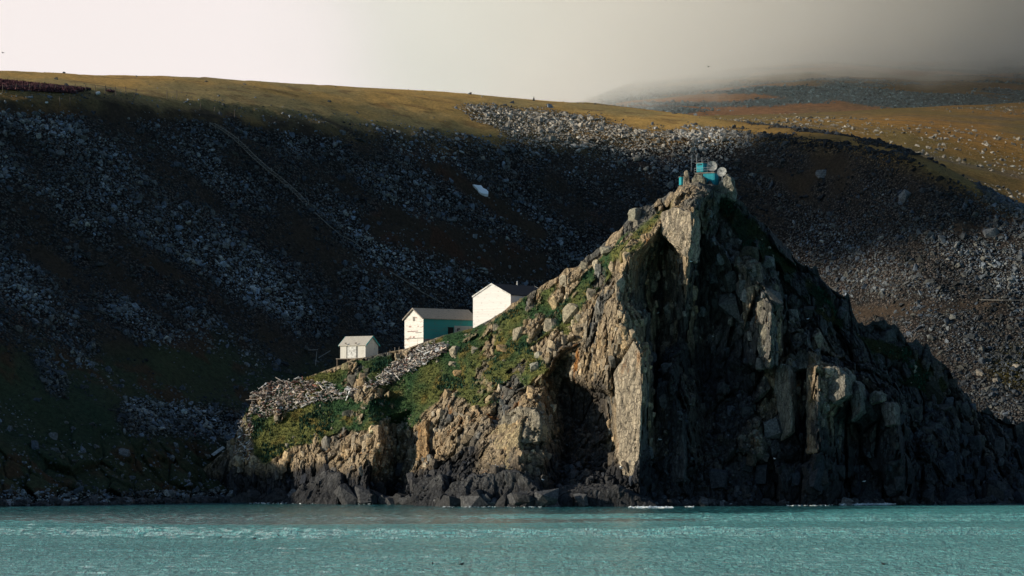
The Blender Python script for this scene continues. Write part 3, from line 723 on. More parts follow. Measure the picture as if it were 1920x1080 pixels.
slab('rock_slab', 'tall pale pointed rock slab like a spearhead at the foot of the cliff, lit on its left face',
     [(1150, 700, 612.5), (1170, 668, 611), (1189, 637, 609.5), (1201, 660, 607.5), (1204, 745, 605.5), (1198, 862, 604.5), (1190, 900, 605), (1165, 890, 608), (1157, 845, 609.5), (1153, 742, 611)], (1.6, 12, -3), PALE, .2, rust=.7)
slab('rock_slab', 'broad pale rock face high on the cliff just below the radio station',
     [(1241, 400, 628), (1262, 386, 626.5), (1296, 398, 622), (1297, 440, 620), (1291, 486, 620.5), (1262, 462, 624), (1243, 440, 627)], (2.5, 14, 0), PALE, .3)
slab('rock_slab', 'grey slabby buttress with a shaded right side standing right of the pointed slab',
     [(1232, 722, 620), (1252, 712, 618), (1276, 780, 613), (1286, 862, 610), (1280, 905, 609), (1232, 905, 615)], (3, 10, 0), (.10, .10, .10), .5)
slab('rock_slab', 'sunlit yellowish slanting slab low on the headland above the dark shore ledge',
     [(911, 822, 622), (935, 795, 621), (978, 790, 613.5), (973, 820, 611), (970, 862, 608.5), (962, 884, 607.5), (910, 874, 614)], (4, 12, 1), (.44, .35, .21), .3, rust=.5)
slab('rock_crag', 'lumpy crag top with a dark overhung right side behind the yellowish slanting slab',
     [(930, 792, 622), (968, 766, 618), (1002, 765, 614), (1013, 782, 612), (1014, 830, 611), (975, 830, 612)], (3, 13, 0), (.33, .29, .22), .8)
slab('rock_slab', 'narrow upright orange tan slab at the right edge of the dark sea cave gully',
     [(780, 800, 641), (799, 789, 639), (802, 850, 635), (797, 885, 633.5), (781, 862, 638)], (2.5, 10, 0), (.42, .28, .15), .35, rust=.9)
slab('rock_pillar', 'long narrow sunlit pillar in the middle of the shaded right hand cliff',
     [(1424, 548, 628), (1440, 560, 624), (1447, 590, 621), (1448, 672, 618.5), (1441, 690, 618.5), (1420, 660, 623)], (2, 12, 0), (.27, .25, .195), .3)
slab('rock_pillar', 'leftmost square topped pillar of the low crag cluster, facing the sun',
     [(1452, 688, 627), (1462, 682, 625), (1479, 684, 622), (1483, 738, 619.5), (1484, 810, 617.5), (1462, 830, 622), (1452, 740, 625)], (2.5, 10, 0), (.24, .225, .185), .4)
slab('rock_pillar', 'tall rusty edged pillar dropping from the middle of the low crag cluster into shadow',
     [(1512, 690, 624), (1524, 680, 622), (1538, 690, 619), (1537, 760, 616), (1533, 850, 614), (1512, 850, 618)], (2, 10, 0), (.27, .22, .16), .4, rust=.6)
slab('rock_block', 'blocky pale cap of the low crag cluster, highest of its blocks',
     [(1490, 670, 630), (1498, 657, 629), (1520, 661, 627), (1531, 676, 625), (1528, 690, 624), (1494, 694, 628)], (2, 8, 0), (.23, .22, .185), .5)
slab('rock_block', 'wide flat topped block right of the rusty edged pillar with a bright upper face',
     [(1540, 690, 622), (1566, 688, 620), (1586, 704, 618), (1586, 742, 616), (1560, 760, 617), (1540, 740, 619.5)], (3, 9, 0), (.23, .215, .18), .5)
slab('rock_block', 'rounded grey shoulder block right of the flat topped block of the crag cluster',
     [(1592, 722, 625), (1600, 713, 624), (1612, 720, 621), (1616, 770, 619), (1596, 790, 621)], (2, 9, 0), (.2, .19, .17), .5)
slab('rock_block', 'small crooked pale block at the right end of the crag cluster',
     [(1628, 744, 629), (1640, 734, 627), (1654, 738, 625), (1656, 752, 624), (1632, 758, 627)], (2, 7, 0), (.22, .21, .175), .5)
slab('rock_block', 'dim block below and right of the small crooked pale block',
     [(1650, 757, 627), (1676, 756, 624), (1682, 796, 622.5), (1660, 800, 624)], (2, 9, 0), (.2, .18, .16), .5)
slab('rock_pillar', 'short split pillar with a dark cleft beside it, left of the tall sunlit cliff ribs',
     [(1080, 590, 634), (1092, 582, 632), (1102, 590, 629), (1100, 640, 626), (1098, 664, 625), (1082, 650, 629)], (2, 10, 0), (.32, .27, .2), .4)
slab('rock_pillar', 'long ribbed pillar hanging down to a point left of the spearhead slab',
     [(1124, 620, 621), (1140, 612, 618), (1150, 640, 616), (1148, 690, 614), (1134, 722, 614), (1126, 690, 617)], (3, 10, 0), (.36, .29, .2), .5, rust=.6)
slab('rock_ledge', 'low dark smooth ledge streaked with grey, lying at the waterline below the spearhead slab',
     [(1030, 942, 603), (1060, 922, 602), (1100, 916, 601.5), (1160, 915, 600.5), (1236, 945, 600), (1236, 956, 599), (1030, 957, 601)], (-2, 12, 1.6), (.14, .135, .13), .5)
slab('rock_ledge', 'dark wedge of wet rock sloping into the sea below the yellowish slanting slab',
     [(826, 930, 605), (850, 905, 606), (920, 888, 604), (975, 884, 601), (1016, 925, 599), (1020, 957, 598), (826, 957, 602)], (2, 10, .5), (.10, .10, .10), .7)
slab('rock_ledge', 'square dark sea block at the left foot of the main cliff, flat on top',
     [(776, 908, 622), (800, 893, 620), (826, 893, 616), (830, 905, 613), (828, 957, 606), (770, 957, 612)], (2, 9, .3), (.10, .10, .10), .5)
for i, (lab, pts) in enumerate([('low rounded wet rock on the shore under the left crag', [(540, 935, 650), (575, 905, 648), (600, 900, 645), (622, 925, 641), (622, 957, 638), (540, 957, 645)]),
      ('squat wet rock on the shore next to the dark gully mouth', [(590, 900, 646), (610, 884, 644), (640, 886, 639), (636, 915, 636), (632, 957, 632), (590, 957, 638)]),
      ('leaning wet slab on the shore left of the low rounded wet rock', [(470, 940, 662), (505, 922, 660), (528, 916, 656), (548, 940, 652), (548, 957, 650), (470, 957, 657)])]):
    slab('shore_rock', lab, pts, (2, 8, .5), (.11, .11, .112), .6)

# wet stones piled along the waterline
r = np.random.default_rng(301); n = 2600; x = r.uniform(-80, 1990, n)
hd = np.where(x < 455, _D := hcol(1, x), interp1(x, TOE)); off_ = r.normal(0, 1, n); sz_ = .3 + 1.5 * r.uniform(0, 1, n) ** 3
pz = np.stack([(x - 960) / F * (hd + off_), hd + off_ + 1.0, r.uniform(-.3, .5, n)], -1)
stuff(rocks_mesh('shore_stones', pz, sz_, np.clip(np.array((.05, .05, .052))[None] * r.lognormal(0, .5, (n, 1)), .01, .22), tilt=.3, seed=303, base=BLOCK), 'dark wet stones lying along the foot of the slope at the waterline')
r = np.random.default_rng(305); n = 150; x = np.concatenate([r.uniform(430, 1030, 110), r.uniform(1030, 1900, 40)])
hd = interp1(x, TOE) - r.uniform(-1.5, 3.5, n); sz_ = .9 + 2.4 * r.uniform(0, 1, n) ** 2; sz_[110:] *= .7
pz = np.stack([(x - 960) / F * hd, hd, r.uniform(-.6, .9, n) + .25 * sz_], -1)
stuff(rocks_mesh('foot_rocks', pz, sz_, np.clip(np.array((.062, .062, .064))[None] * r.lognormal(0, .35, (n, 1)), .02, .16), M_cliff_plain, tilt=.35, seed=307, base=boxy_rocks(10, 18, 49, .6, (1.3, .9, .7))), 'low dark wet rocks lying in front of the cliff foot')
# single boulders
def boulder(px, py, rpx, label, where='head', col=(.28, .24, .17), seed=1, group=None, sink=.05, dims=None):
    c = head_at(px, py) if where == 'head' else hill_at(px, py); sc_ = rpx * c[1] / F
    r = np.random.default_rng(seed); bm = bmesh.new()
    dm = np.array(dims or (1, .9, .8)) * sc_
    for _ in range(20):
        v = r.normal(size=3); v /= np.linalg.norm(v); v = np.sign(v) * np.abs(v) ** .6; bm.verts.new(tuple(v * dm * r.uniform(.82, 1.02)))
    res = bmesh.ops.convex_hull(bm, input=bm.verts)
    bmesh.ops.delete(bm, geom=[g for g in res['geom_interior'] if isinstance(g, bmesh.types.BMVert)], context='VERTS')
    bmesh.ops.triangulate(bm, faces=bm.faces); bmesh.ops.subdivide_edges(bm, edges=bm.edges[:], cuts=2); bmesh.ops.triangulate(bm, faces=bm.faces)
    bm.normal_update(); co = np.array([v.co[:] for v in bm.verts]); no = np.array([v.normal[:] for v in bm.verts])
    co = co + no * ((fbm(co + c, sc_ * .8, 3, seed=seed) - .5) * sc_ * .28)[:, None]
    f = np.array([[v.index for v in fc.verts] for fc in bm.faces]); bm.free()
    k = np.array(col)[None] * (.8 + .4 * fbm(co + c, sc_ * .6, 3, seed=3))[:, None]
    o = mesh_np('boulder', co, f, M_rock, {'col': k}); o.location = Vector(c) + Vector((0, .2 * sc_, sc_ * sink)); o.rotation_euler.z = seed * 1.3
    return tag(o, label, 'boulder', group)
ORG = (.40, .27, .14); T1 = (.36, .31, .23)
for i, a in enumerate([(945, 655, 15, 'orange stained boulder on the green slope below the tall white house', ORG), (976, 630, 17, 'tall tan boulder leaning in turf just right of the orange stained boulder', T1),
    (1041, 654, 14, 'round pale boulder at the lip of the dark hollow', (.38, .35, .28)), (1013, 664, 13, 'grey tan boulder left of the round pale boulder', (.32, .30, .24)),
    (1003, 692, 12, 'lower grey boulder at the top of the grassy lip', (.28, .27, .22)), (1072, 590, 20, 'big rugged boulder at the top of the sunlit cliff ribs', (.32, .28, .2)),
    (1035, 612, 20, 'wide cracked boulder standing in the turf above the round pale boulder', T1), (1058, 530, 13, 'pale pointed boulder on the ridge line right of the tall white house', T1),
    (854, 662, 12, 'flat pale boulder beside the upper end of the timber heap', T1), (848, 684, 9, 'small tan stone directly under the flat pale boulder', T1),
    (890, 658, 8, 'small upright stone in turf between flat boulder and orange boulder', T1), (1096, 500, 12, 'knobbly boulder on the ridge, halfway from houses to summit', T1),
    (1140, 470, 14, 'angular grey boulder on the ridge just below the notch', (.27, .25, .2)), (1190, 408, 15, 'upright grey boulder at the step of the ridge skyline', (.26, .245, .19)),
    (1120, 500, 11, 'tan boulder below the ridge crest, above green turf', T1), (860, 700, 11, 'tan block at the top of the orange outcrop below the houses', ORG),
    (930, 615, 9, 'pale stone in the grass under the right edge of the white gable', T1),
    (1108, 552, 12, 'blocky boulder perched above the sunlit ribs', T1), (696, 655, 1, '', T1), (1250, 690, 12, 'dark round boulder in the shaded hollow right of the spearhead slab', (.10, .10, .10)),
    (1664, 632, 19, 'large dark round boulder on the skyline of the right ridge', (.07, .07, .07)), (1438, 492, 16, 'dim grey block on the shaded upper right flank', (.13, .13, .125)),
    (1065, 880, 15, 'dark boulder at the bottom of the deep hollow', (.06, .06, .06)), (752, 880, 14, 'dark boulder wedged in the gully mouth', (.07, .07, .07))]):
    if a[2] > 1: boulder(*a[:4], col=a[4], seed=500 + i, dims=(1, .9, 1.15) if i % 3 else (1.1, .9, .8))
for i, a in enumerate([(1700, 368, 17, 'largest grey boulder on the right hand scree below the skyline'), (1543, 328, 13, 'triangular leaning boulder on the scree right of the satellite dishes'),
    (1858, 440, 16, 'outcrop like boulder at the far right of the scree'), (1767, 447, 9, 'pale boulder left of the outcrop like boulder on the scree'), (190, 290, 9, 'grey boulder high on the dark left scree'),
    (110, 288, 9, 'pale grey boulder at the upper left edge of the scree'), (640, 250, 8, 'pale boulder just under the turf edge in mid hill'), (1268, 262, 8, 'pale boulder at the shoulder straight above the station'),
    (1035, 262, 9, 'white grey boulder at the lower lip of the pale stone field'), (1195, 300, 10, 'large cracked boulder left of the station in shadow'), (905, 297, 6, 'small boulder above the snow patch'),
    (1840, 700, 11, 'brown boulder on the right hand knoll'), (1868, 715, 9, 'low tan boulder in the middle of the right hand knoll'), (1905, 690, 10, 'pale brown boulder at the right picture edge'),
    (100, 820, 12, 'tall grey shore boulder at the far left'), (235, 850, 14, 'pale wedge of rock above the left shore'), (320, 930, 14, 'flat pale rock at the left waterline'), (372, 935, 10, 'rounded tan rock at the waterline, near the beached boards')]):
    boulder(*a, where='hill', col=(.13, .135, .14) if i < 8 or i > 13 else (.25, .22, .18), seed=600 + i)

# ------------------------------------------------------------------ buildings
def bmobj(name, bm, mat, parent=None, bevel=0):
    if bevel: bmesh.ops.bevel(bm, geom=bm.edges[:], offset=bevel, segments=1, affect='EDGES')
    me = bpy.data.meshes.new(name); bm.to_mesh(me); bm.free(); me.materials.append(mat)
    o = bpy.data.objects.new(name, me); C.objects.link(o)
    if parent: o.parent = parent
    return o
def box(bm, x0, x1, y0, y1, z0, z1, M=None):
    vs = [bm.verts.new((x, y, z)) for x in (x0, x1) for y in (y0, y1) for z in (z0, z1)]
    for f in ((0, 1, 3, 2), (4, 6, 7, 5), (0, 4, 5, 1), (2, 3, 7, 6), (0, 2, 6, 4), (1, 5, 7, 3)): bm.faces.new([vs[i] for i in f])
    if M is not None:
        for v in vs: v.co = M @ v.co
    return vs
def bar(bm, a, b, r, sides=6, r2=None):
    a, b = Vector(a), Vector(b); d = b - a; q = d.to_track_quat('Z', 'Y').to_matrix()
    ra = [bm.verts.new(a + q @ Vector((math.cos(t) * r, math.sin(t) * r, 0))) for t in [2 * math.pi * i / sides for i in range(sides)]]
    r2 = r if r2 is None else r2
    rb = [bm.verts.new(b + q @ Vector((math.cos(t) * r2, math.sin(t) * r2, 0))) for t in [2 * math.pi * i / sides for i in range(sides)]]
    for i in range(sides): bm.faces.new([ra[i], ra[(i + 1) % sides], rb[(i + 1) % sides], rb[i]])
    bm.faces.new(ra[::-1]); bm.faces.new(rb)
def board_mat(name, col, col2, wear=.3, scale=(1, 1, 1), step=.22, horizontal=True, rust=0):
    """painted boards: a groove between boards, worn patches and streaks"""
    m, t, b = new_mat(name, .7, .25)
    oc = t.n.new('ShaderNodeTexCoord').outputs['Object']; x, y, z = t.sep(oc)
    u = z if horizontal else t.math('ADD', x, y)
    fr = t.math('FRACT', t.math('DIVIDE', u, step)); groove = t.ramp(fr, 0, .14, 1, 0)
    bid = t.math('FLOOR', t.math('DIVIDE', u, step)); wn = t.n.new('ShaderNodeTexWhiteNoise'); wn.noise_dimensions = '1D'; t.put(wn, 'W', bid)
    n = t.noise(t.mapping(oc, (.8, .8, 2.2) if horizontal else (2.2, 2.2, .7)), 1.2, 6, .65); n2 = t.noise(oc, .5, 4, .6)
    c = t.mix(t.ramp(n, .62 - wear * .25, .74), col, col2)
    c = t.mix(t.math('MULTIPLY', wn.outputs[0], .22), c, col2)
    if rust: c = t.mix(t.math('MULTIPLY', t.ramp(t.noise(t.mapping(oc, (1, 1, 2.6), loc=(3, 1, 7)), .55, 5, .7), .58, .66), rust), c, (.28, .08, .04))
    c = t.mix(t.math('MULTIPLY', groove, .5), c, tuple(k * .25 for k in col2)); t.put(b, 'Base Color', c)
    t.put(b, 'Normal', t.bump(t.math('SUBTRACT', 1., groove), .5, .02)); return m
def house(name, label, loc, th, L, W, H, rise, over, mats, found=1.2):
    """ridge along local x; local x=0 is the gable end that faces the camera-left; th turns x towards +Y"""
    t = thing(name, label, 'house' if H > 4 else 'shed', loc, None, th)
    bm = bmesh.new()
    prof = [(-W / 2, -found), (W / 2, -found), (W / 2, H), (0, H + rise), (-W / 2, H)]
    A = [bm.verts.new((0, y, z)) for y, z in prof]; B = [bm.verts.new((L, y, z)) for y, z in prof]
    sidew = []
    for i in (1, 4): sidew.append((i, (i + 1) % 5))
    bm.faces.new(A[::-1]); bm.faces.new(B)
    bm.faces.new([A[0], A[1], B[1], B[0]]); f1 = bm.faces.new([A[1], A[2], B[2], B[1]]); bm.faces.new([A[2], A[3], B[3], B[2]]); bm.faces.new([A[3], A[4], B[4], B[3]]); f2 = bm.faces.new([A[4], A[0], B[0], B[4]])
    bmesh.ops.recalc_face_normals(bm, faces=bm.faces)
    wl = bmobj('wall', bm, mats['gable'], t); wl.data.materials.append(mats['side'])
    for p in wl.data.polygons:
        if abs(p.normal.x) < .5 and abs(p.normal.z) < .3: p.material_index = 1
    bm = bmesh.new(); sl_ = math.hypot(W / 2, rise); ux, uz = (W / 2) / sl_, rise / sl_; th_ = .14
    for sgn in (-1, 1):
        e = (sgn * (W / 2 + over * ux), H - over * uz); rdg = (0, H + rise); vs = []
        for x in (-over, L + over):
            for (y, z) in (e, rdg):
                for k in (.004, th_): vs.append(bm.verts.new((x, y, z + k / ux)))
        for f in ((0, 1, 3, 2), (4, 6, 7, 5), (0, 4, 5, 1), (2, 3, 7, 6), (0, 2, 6, 4), (1, 5, 7, 3)): bm.faces.new([vs[i] for i in f])
    bmesh.ops.recalc_face_normals(bm, faces=bm.faces)
    rf = bmobj('roof', bm, mats['roof'], t)
    for x in (-over - .05, L + over + .01):
        for sgn in (-1, 1):
            bm = bmesh.new(); a = Vector((x, sgn * (W / 2 + over * ux), H - over * uz)); b = Vector((x, 0, H + rise)); vs = []
            for p_ in (a, b):
                for xx in (0, .045):
                    for zz_ in (-.10, .19): vs.append(bm.verts.new(p_ + Vector((xx, 0, zz_))))
            for f in ((0, 1, 3, 2), (4, 6, 7, 5), (0, 4, 5, 1), (2, 3, 7, 6), (0, 2, 6, 4), (1, 5, 7, 3)): bm.faces.new([vs[i] for i in f])
            bmesh.ops.recalc_face_normals(bm, faces=bm.faces); bmobj('verge_board', bm, mats['trim'], rf)
    return t, wl
WHITE = board_mat('white_painted_boards', (.82, .78, .74), (.50, .45, .40), .3, step=.24); WORN = board_mat('worn_white_boards', (.78, .74, .68), (.42, .38, .33), .45, step=.24, rust=.7)
SHEDW = board_mat('shed_white_boards', (.74, .70, .62), (.42, .38, .31), .35, horizontal=False, step=.3)
TEAL = board_mat('turquoise_boards', (.025, .27, .26), (.09, .19, .18), .42, step=.24); TEALP = board_mat('turquoise_panel', (.02, .30, .36), (.02, .20, .26), .2, horizontal=False, step=.28)
SHING = board_mat('weathered_shingles', (.34, .29, .22), (.17, .145, .12), .6, horizontal=False, step=.45); PALESH = board_mat('pale_shingles', (.55, .50, .42), (.36, .32, .26), .4, horizontal=False, step=.4)
BLACKR = plain('black_roofing_felt', (.012, .017, .028), .8); DARK = plain('dark_opening', (.008, .009, .010), .9); GREYW = plain('grey_weathered_wood', (.24, .22, .19), .85)
TEALT = plain('turquoise_trim', (.03, .45, .44), .6); WHITEP = plain('white_paint', (.75, .73, .68), .6); STEEL = plain('galvanised_steel', (.30, .31, .31), .5, metallic=.3)
WOOD = plain('silvered_timber', (.30, .26, .22), .85); REDP = plain('rust_red_paint', (.22, .035, .03), .8); BOARD = plain('bleached_board', (.50, .50, .46), .8); POSTW = plain('old_post_wood', (.13, .10, .075), .9)
def front_box(name, mat, parent, x0, x1, z0, z1, y, d=.05, side='y'):
    bm = bmesh.new()
    if side == 'y': box(bm, x0, x1, y - d, y + .02, z0, z1)      # stands proud of the long wall that faces -y
    else: box(bm, y - d, y + .02, x0, x1, z0, z1)                # on the gable wall that faces -x
    return bmobj(name, bm, mat, parent)

# tall white house
th = R(50); L_, W_, H_, Rs = 13.7, 10.2, 7.4, 2.45
base = V(922, 622, 659)
t1, w1_ = house('white_house', 'tall white gabled house with a black roof, highest of the three buildings on the slope', base, th, L_, W_, H_, Rs, .12, dict(gable=WHITE, side=WHITE, roof=BLACKR, trim=WHITEP), 2.5)
for k, (x0, z0) in enumerate([(1.6, 4.6), (4.6, 4.6)]):
    f_ = front_box('window', DARK, t1, x0, x0 + 1.1, z0, z0 + 1.5, -W_ / 2)
    bm = bmesh.new(); y = -W_ / 2 - .06
    for (a, b, c, d) in ((x0 - .1, x0, z0 - .1, z0 + 1.6), (x0 + 1.1, x0 + 1.2, z0 - .1, z0 + 1.6), (x0, x0 + 1.1, z0 - .1, z0), (x0, x0 + 1.1, z0 + 1.5, z0 + 1.6)): box(bm, a, b, y - .03, y + .03, c, d)
    bmobj('window_frame', bm, WHITEP, f_)
bm = bmesh.new(); bar(bm, (8.2, 0, H_ + Rs - .1), (8.2, 0, H_ + Rs + .75), .12, 8); bar(bm, (8.2, 0, H_ + Rs + .75), (8.2, 0, H_ + Rs + .95), .22, 8, .05)
bmobj('vent_pipe', bm, WHITEP, t1)
bm = bmesh.new(); box(bm, -.14, -.003, -W_ / 2 - .1, W_ / 2 + .1, -2.5, .1); bmobj('plinth', bm, WHITEP, t1)

# turquoise house
th = R(35); L_, W_, H_, Rs = 13.2, 7.1, 6.0, 2.1
t2, w2_ = house('turquoise_house', 'long house with a turquoise side, stained white gable and weathered shingle roof in the middle', V(776, 652, 662), th, L_, W_, H_, Rs, .35, dict(gable=WORN, side=TEAL, roof=SHING, trim=WOOD), 2.2)
front_box('window', DARK, t2, 6.1, 7.5, 2.6, 4.3, -W_ / 2)
pn = front_box('pale_panel', board_mat('greyed_panel', (.36, .38, .36), (.2, .22, .2), .4), t2, 7.7, 12.9, 2.2, 4.6, -W_ / 2, .04)
hole = front_box('window', DARK, t2, 8.4, 9.1, 3.5, 4.1, -W_ / 2, .06)
front_box('torn_board', BOARD, t2, 8.65, 9.0, 3.6, 3.85, -W_ / 2, .09)
dr = front_box('door', WORN, t2, -1.4, .9, -.6, 1.7, 0, .05, 'x')
front_box('hatch', GREYW, t2, -.4, .35, 5.5, 6.4, 0, .05, 'x')
for k, (y0, y1, z0) in enumerate([(-1.6, 2.4, 3.35), (-2.9, -.6, 3.0), (-.3, .3, 2.1)]):
    front_box('rust_stained_board', REDP if k != 1 else GREYW, t2, y0, y1, z0, z0 + (.12 if k < 2 else .22), 0, .035, 'x')
front_box('belt_board', GREYW, t2, -3.5, 3.5, 1.85, 2.0, 0, .03, 'x')
front_box('grey_skirting', GREYW, t2, 0, 5.5, 1.1, 1.75, -W_ / 2, .03)

# small white shed on its timber deck
th = R(30); L_, W_, H_, Rs = 6.2, 4.9, 2.75, 1.75
shed = V(675, 677, 664.5)
t3, w3_ = house('small_shed', 'small white shed with a pale roof on a timber deck, lowest of the three buildings', (0, 0, 0), th, L_, W_, H_, Rs, .3, dict(gable=SHEDW, side=SHEDW, roof=PALESH, trim=TEALT), .0)
# this shed shows its long wall on the left, so turn it: ridge along the facade
t3.rotation_euler.z = -R(30); t3.location = shed + Vector((-2.9, 2.6, .55))
for x0 in (1.55, 4.05): front_box('door_rail', GREYW, t3, x0, x0 + .14, 0, 2.95, -W_ / 2, .09)
d_ = front_box('door', WHITEP, t3, 1.78, 3.95, .12, 2.4, -W_ / 2, .05); front_box('handle', DARK, d_, 2.82, 2.9, 1.0, 1.3, -W_ / 2 - .05, .05)
for x0 in (1.45, 3.95): front_box('roof_bracket', WOOD, t3, x0, x0 + .3, 2.95, 3.25, -W_ / 2 - .35, .2)
dk = thing('timber_deck', 'grey timber deck on short posts under the small white shed', 'deck', t3.location.copy(), None, -R(30))
bm = bmesh.new()
for k in range(22): box(bm, -.7 + k * .345, -.7 + k * .345 + .32, -W_ / 2 - .6, W_ / 2 + .5, -.16, -.01)
bmobj('planking', bm, WOOD, dk)
for x in (-.5, 2.1, 4.6, 6.6):
    for y in (-W_ / 2 - .35, W_ / 2):
        bm = bmesh.new(); box(bm, x - .13, x + .13, y - .13, y + .13, -2.6, -.165); bmobj('post', bm, POSTW, dk)
# short posts by the shed
for k, (px, py, d, h) in enumerate([(740, 660, 660, 1.4), (731, 662, 660, 1.1), (748, 657, 661, 1.2)]):
    bm = bmesh.new(); c = V(px, py + 4, d); bar(bm, c, c + Vector((.05, 0, h)), .07, 6); o = bmobj('post', bm, WOOD)
    tag(o, 'thin weathered post between the small shed and the turquoise house', 'post', 'posts between shed and house')

# ------------------------------------------------------------------ radio station on the summit
def corr_hut(name, label, px, py, D, w, d, h, th, roofm=GREYW, pitch=.1):
    c = V(px, py, D); t = thing(name, label, 'hut', c, None, th); bm = bmesh.new()
    # corrugated walls: a zigzag outline
    n = int(w / .14); pts = []
    for i in range(n): pts.append((-w / 2 + w * i / n, -d / 2 - (.05 if i % 2 else 0)))
    m_ = int(d / .14)
    for i in range(m_): pts.append((w / 2 + (.05 if i % 2 else 0), -d / 2 + d * i / m_))
    pts += [(w / 2, d / 2), (-w / 2, d / 2)]
    A = [bm.verts.new((x, y, 0)) for x, y in pts]; B = [bm.verts.new((x, y, h)) for x, y in pts]
    for i in range(len(A)): j = (i + 1) % len(A); bm.faces.new([A[i], A[j], B[j], B[i]])
    bm.faces.new(A[::-1]); bm.faces.new(B); bmobj('wall', bm, TEALP, t)
    bm = bmesh.new(); box(bm, -w / 2 - .15, w / 2 + .15, -d / 2 - .15, d / 2 + .15, h + .003, h + pitch); bmobj('roof', bm, roofm, t)
    return t
top_h = corr_hut('equipment_hut', 'bright turquoise box hut at the very top of the headland', 1317, 323, 641, 1.7, 1.6, 1.75, R(-42))
bm = bmesh.new(); box(bm, -.6, .6, -.87, -.80, 1.35, 1.55); bmobj('vent', bm, DARK, top_h)
corr_hut('equipment_hut', 'larger turquoise corrugated hut just below the top hut, beneath the dishes', 1333, 350, 639.5, 2.4, 2.2, 2.6, R(-25))
corr_hut('equipment_hut', 'narrow sliver of a turquoise hut left of the stone spire', 1279, 347, 640, .9, 1.6, 1.6, R(10))
pl_ = thing('platform', 'thin grey platform between the two larger turquoise huts', 'platform', V(1325, 324.5, 640.6), None, R(-30))
bm = bmesh.new(); box(bm, -2.0, 2.3, -1.5, 1.6, -.14, .0); bmobj('deck', bm, WOOD, pl_)
bm = bmesh.new()
for z in (.5, .95):
    for a, b in (((-2, -1.5), (2.3, -1.5)), ((-2, -1.5), (-2, 1.6)), ((2.3, -1.5), (2.3, 1.6))): bar(bm, (*a, z), (*b, z), .03, 5)
for x, y in ((-2, -1.5), (-.6, -1.5), (.9, -1.5), (2.3, -1.5), (-2, 1.6), (2.3, 1.6)): bar(bm, (x, y, 0), (x, y, .97), .035, 5)
bmobj('railing', bm, STEEL, pl_)
for (x, y) in ((-1.8, -1.3), (2.1, -1.3), (2.1, 1.4), (-1.8, 1.4)):
    bm = bmesh.new(); bar(bm, (x, y, -3.2), (x, y, -.15), .06, 6); bmobj('leg', bm, STEEL, pl_)
# lattice frame behind the top hut
fr_ = thing('antenna_frame', 'faint grey lattice frame of thin poles standing behind the top hut', 'antenna', V(1296, 322, 643), None, 0)
for x, h_ in ((0, 3.4), (1.1, 3.2), (2.2, 3.0), (3.4, 2.7)):
    bm = bmesh.new(); bar(bm, (x, 0, 0), (x + (.15 if x == 0 else 0), 0, h_), .045, 5); bmobj('pole', bm, STEEL, fr_)
bm = bmesh.new()
for z in (1.9, 2.35, 2.8): bar(bm, (0, 0, z), (3.5, 0, z - .05), .03, 5)
for x in (0, 1.1, 2.2): bar(bm, (x, 0, 1.9), (x + 1.1, 0, 2.8), .025, 5)
bmobj('cross_bars', bm, STEEL, fr_)
def dish(label, px, py, D, r, az, el):
    t = thing('satellite_dish', label, 'satellite dish', V(px, py, D)); Rm = Matrix.Rotation(az, 4, 'Z') @ Matrix.Rotation(R(90) - el, 4, 'X')
    bm = bmesh.new(); rings = []
    for i in range(7):
        rr = r * i / 6; z = .28 * r * (i / 6) ** 2
        rings.append([bm.verts.new((rr * math.cos(a), rr * math.sin(a), z)) for a in [2 * math.pi * k / 28 for k in range(28)]] if i else [bm.verts.new((0, 0, 0))])
    for k in range(28): bm.faces.new([rings[0][0], rings[1][k], rings[1][(k + 1) % 28]])
    for i in range(1, 6):
        for k in range(28): bm.faces.new([rings[i][k], rings[i + 1][k], rings[i + 1][(k + 1) % 28], rings[i][(k + 1) % 28]])
    bmesh.ops.solidify(bm, geom=bm.faces[:], thickness=.03)
    bm.transform(Rm); o = bmobj('reflector', bm, WHITEP, t)
    bm = bmesh.new(); fpt = Vector((0, 0, r * .75))
    for k in range(3): a = 2 * math.pi * k / 3 + .5; bar(bm, Vector((r * .93 * math.cos(a), r * .93 * math.sin(a), .27 * r)), fpt, .022, 5)
    bm.transform(Rm); st = bmobj('feed_struts', bm, STEEL, t)
    bm = bmesh.new(); bar(bm, fpt - Vector((0, 0, .12)), fpt + Vector((0, 0, .16)), .10, 8); bm.transform(Rm); bmobj('feed_horn', bm, DARK, st)
    bm = bmesh.new(); bk_ = Rm @ Vector((0, 0, -.12)); bar(bm, bk_, bk_ + Vector((0, .25, -.1)), .09, 8); bar(bm, bk_ + Vector((0, .25, .1)), bk_ + Vector((0, .25, -r * 1.9)), .08, 8)
    bmobj('mast', bm, STEEL, t)
dish('upper round white satellite dish beside the top hut, facing outwards', 1335, 312, 640.2, 1.05, R(-4), R(6))
dish('lower tilted white satellite dish in front of the pale boulder', 1354, 323, 634.5, .98, R(-22), R(14))
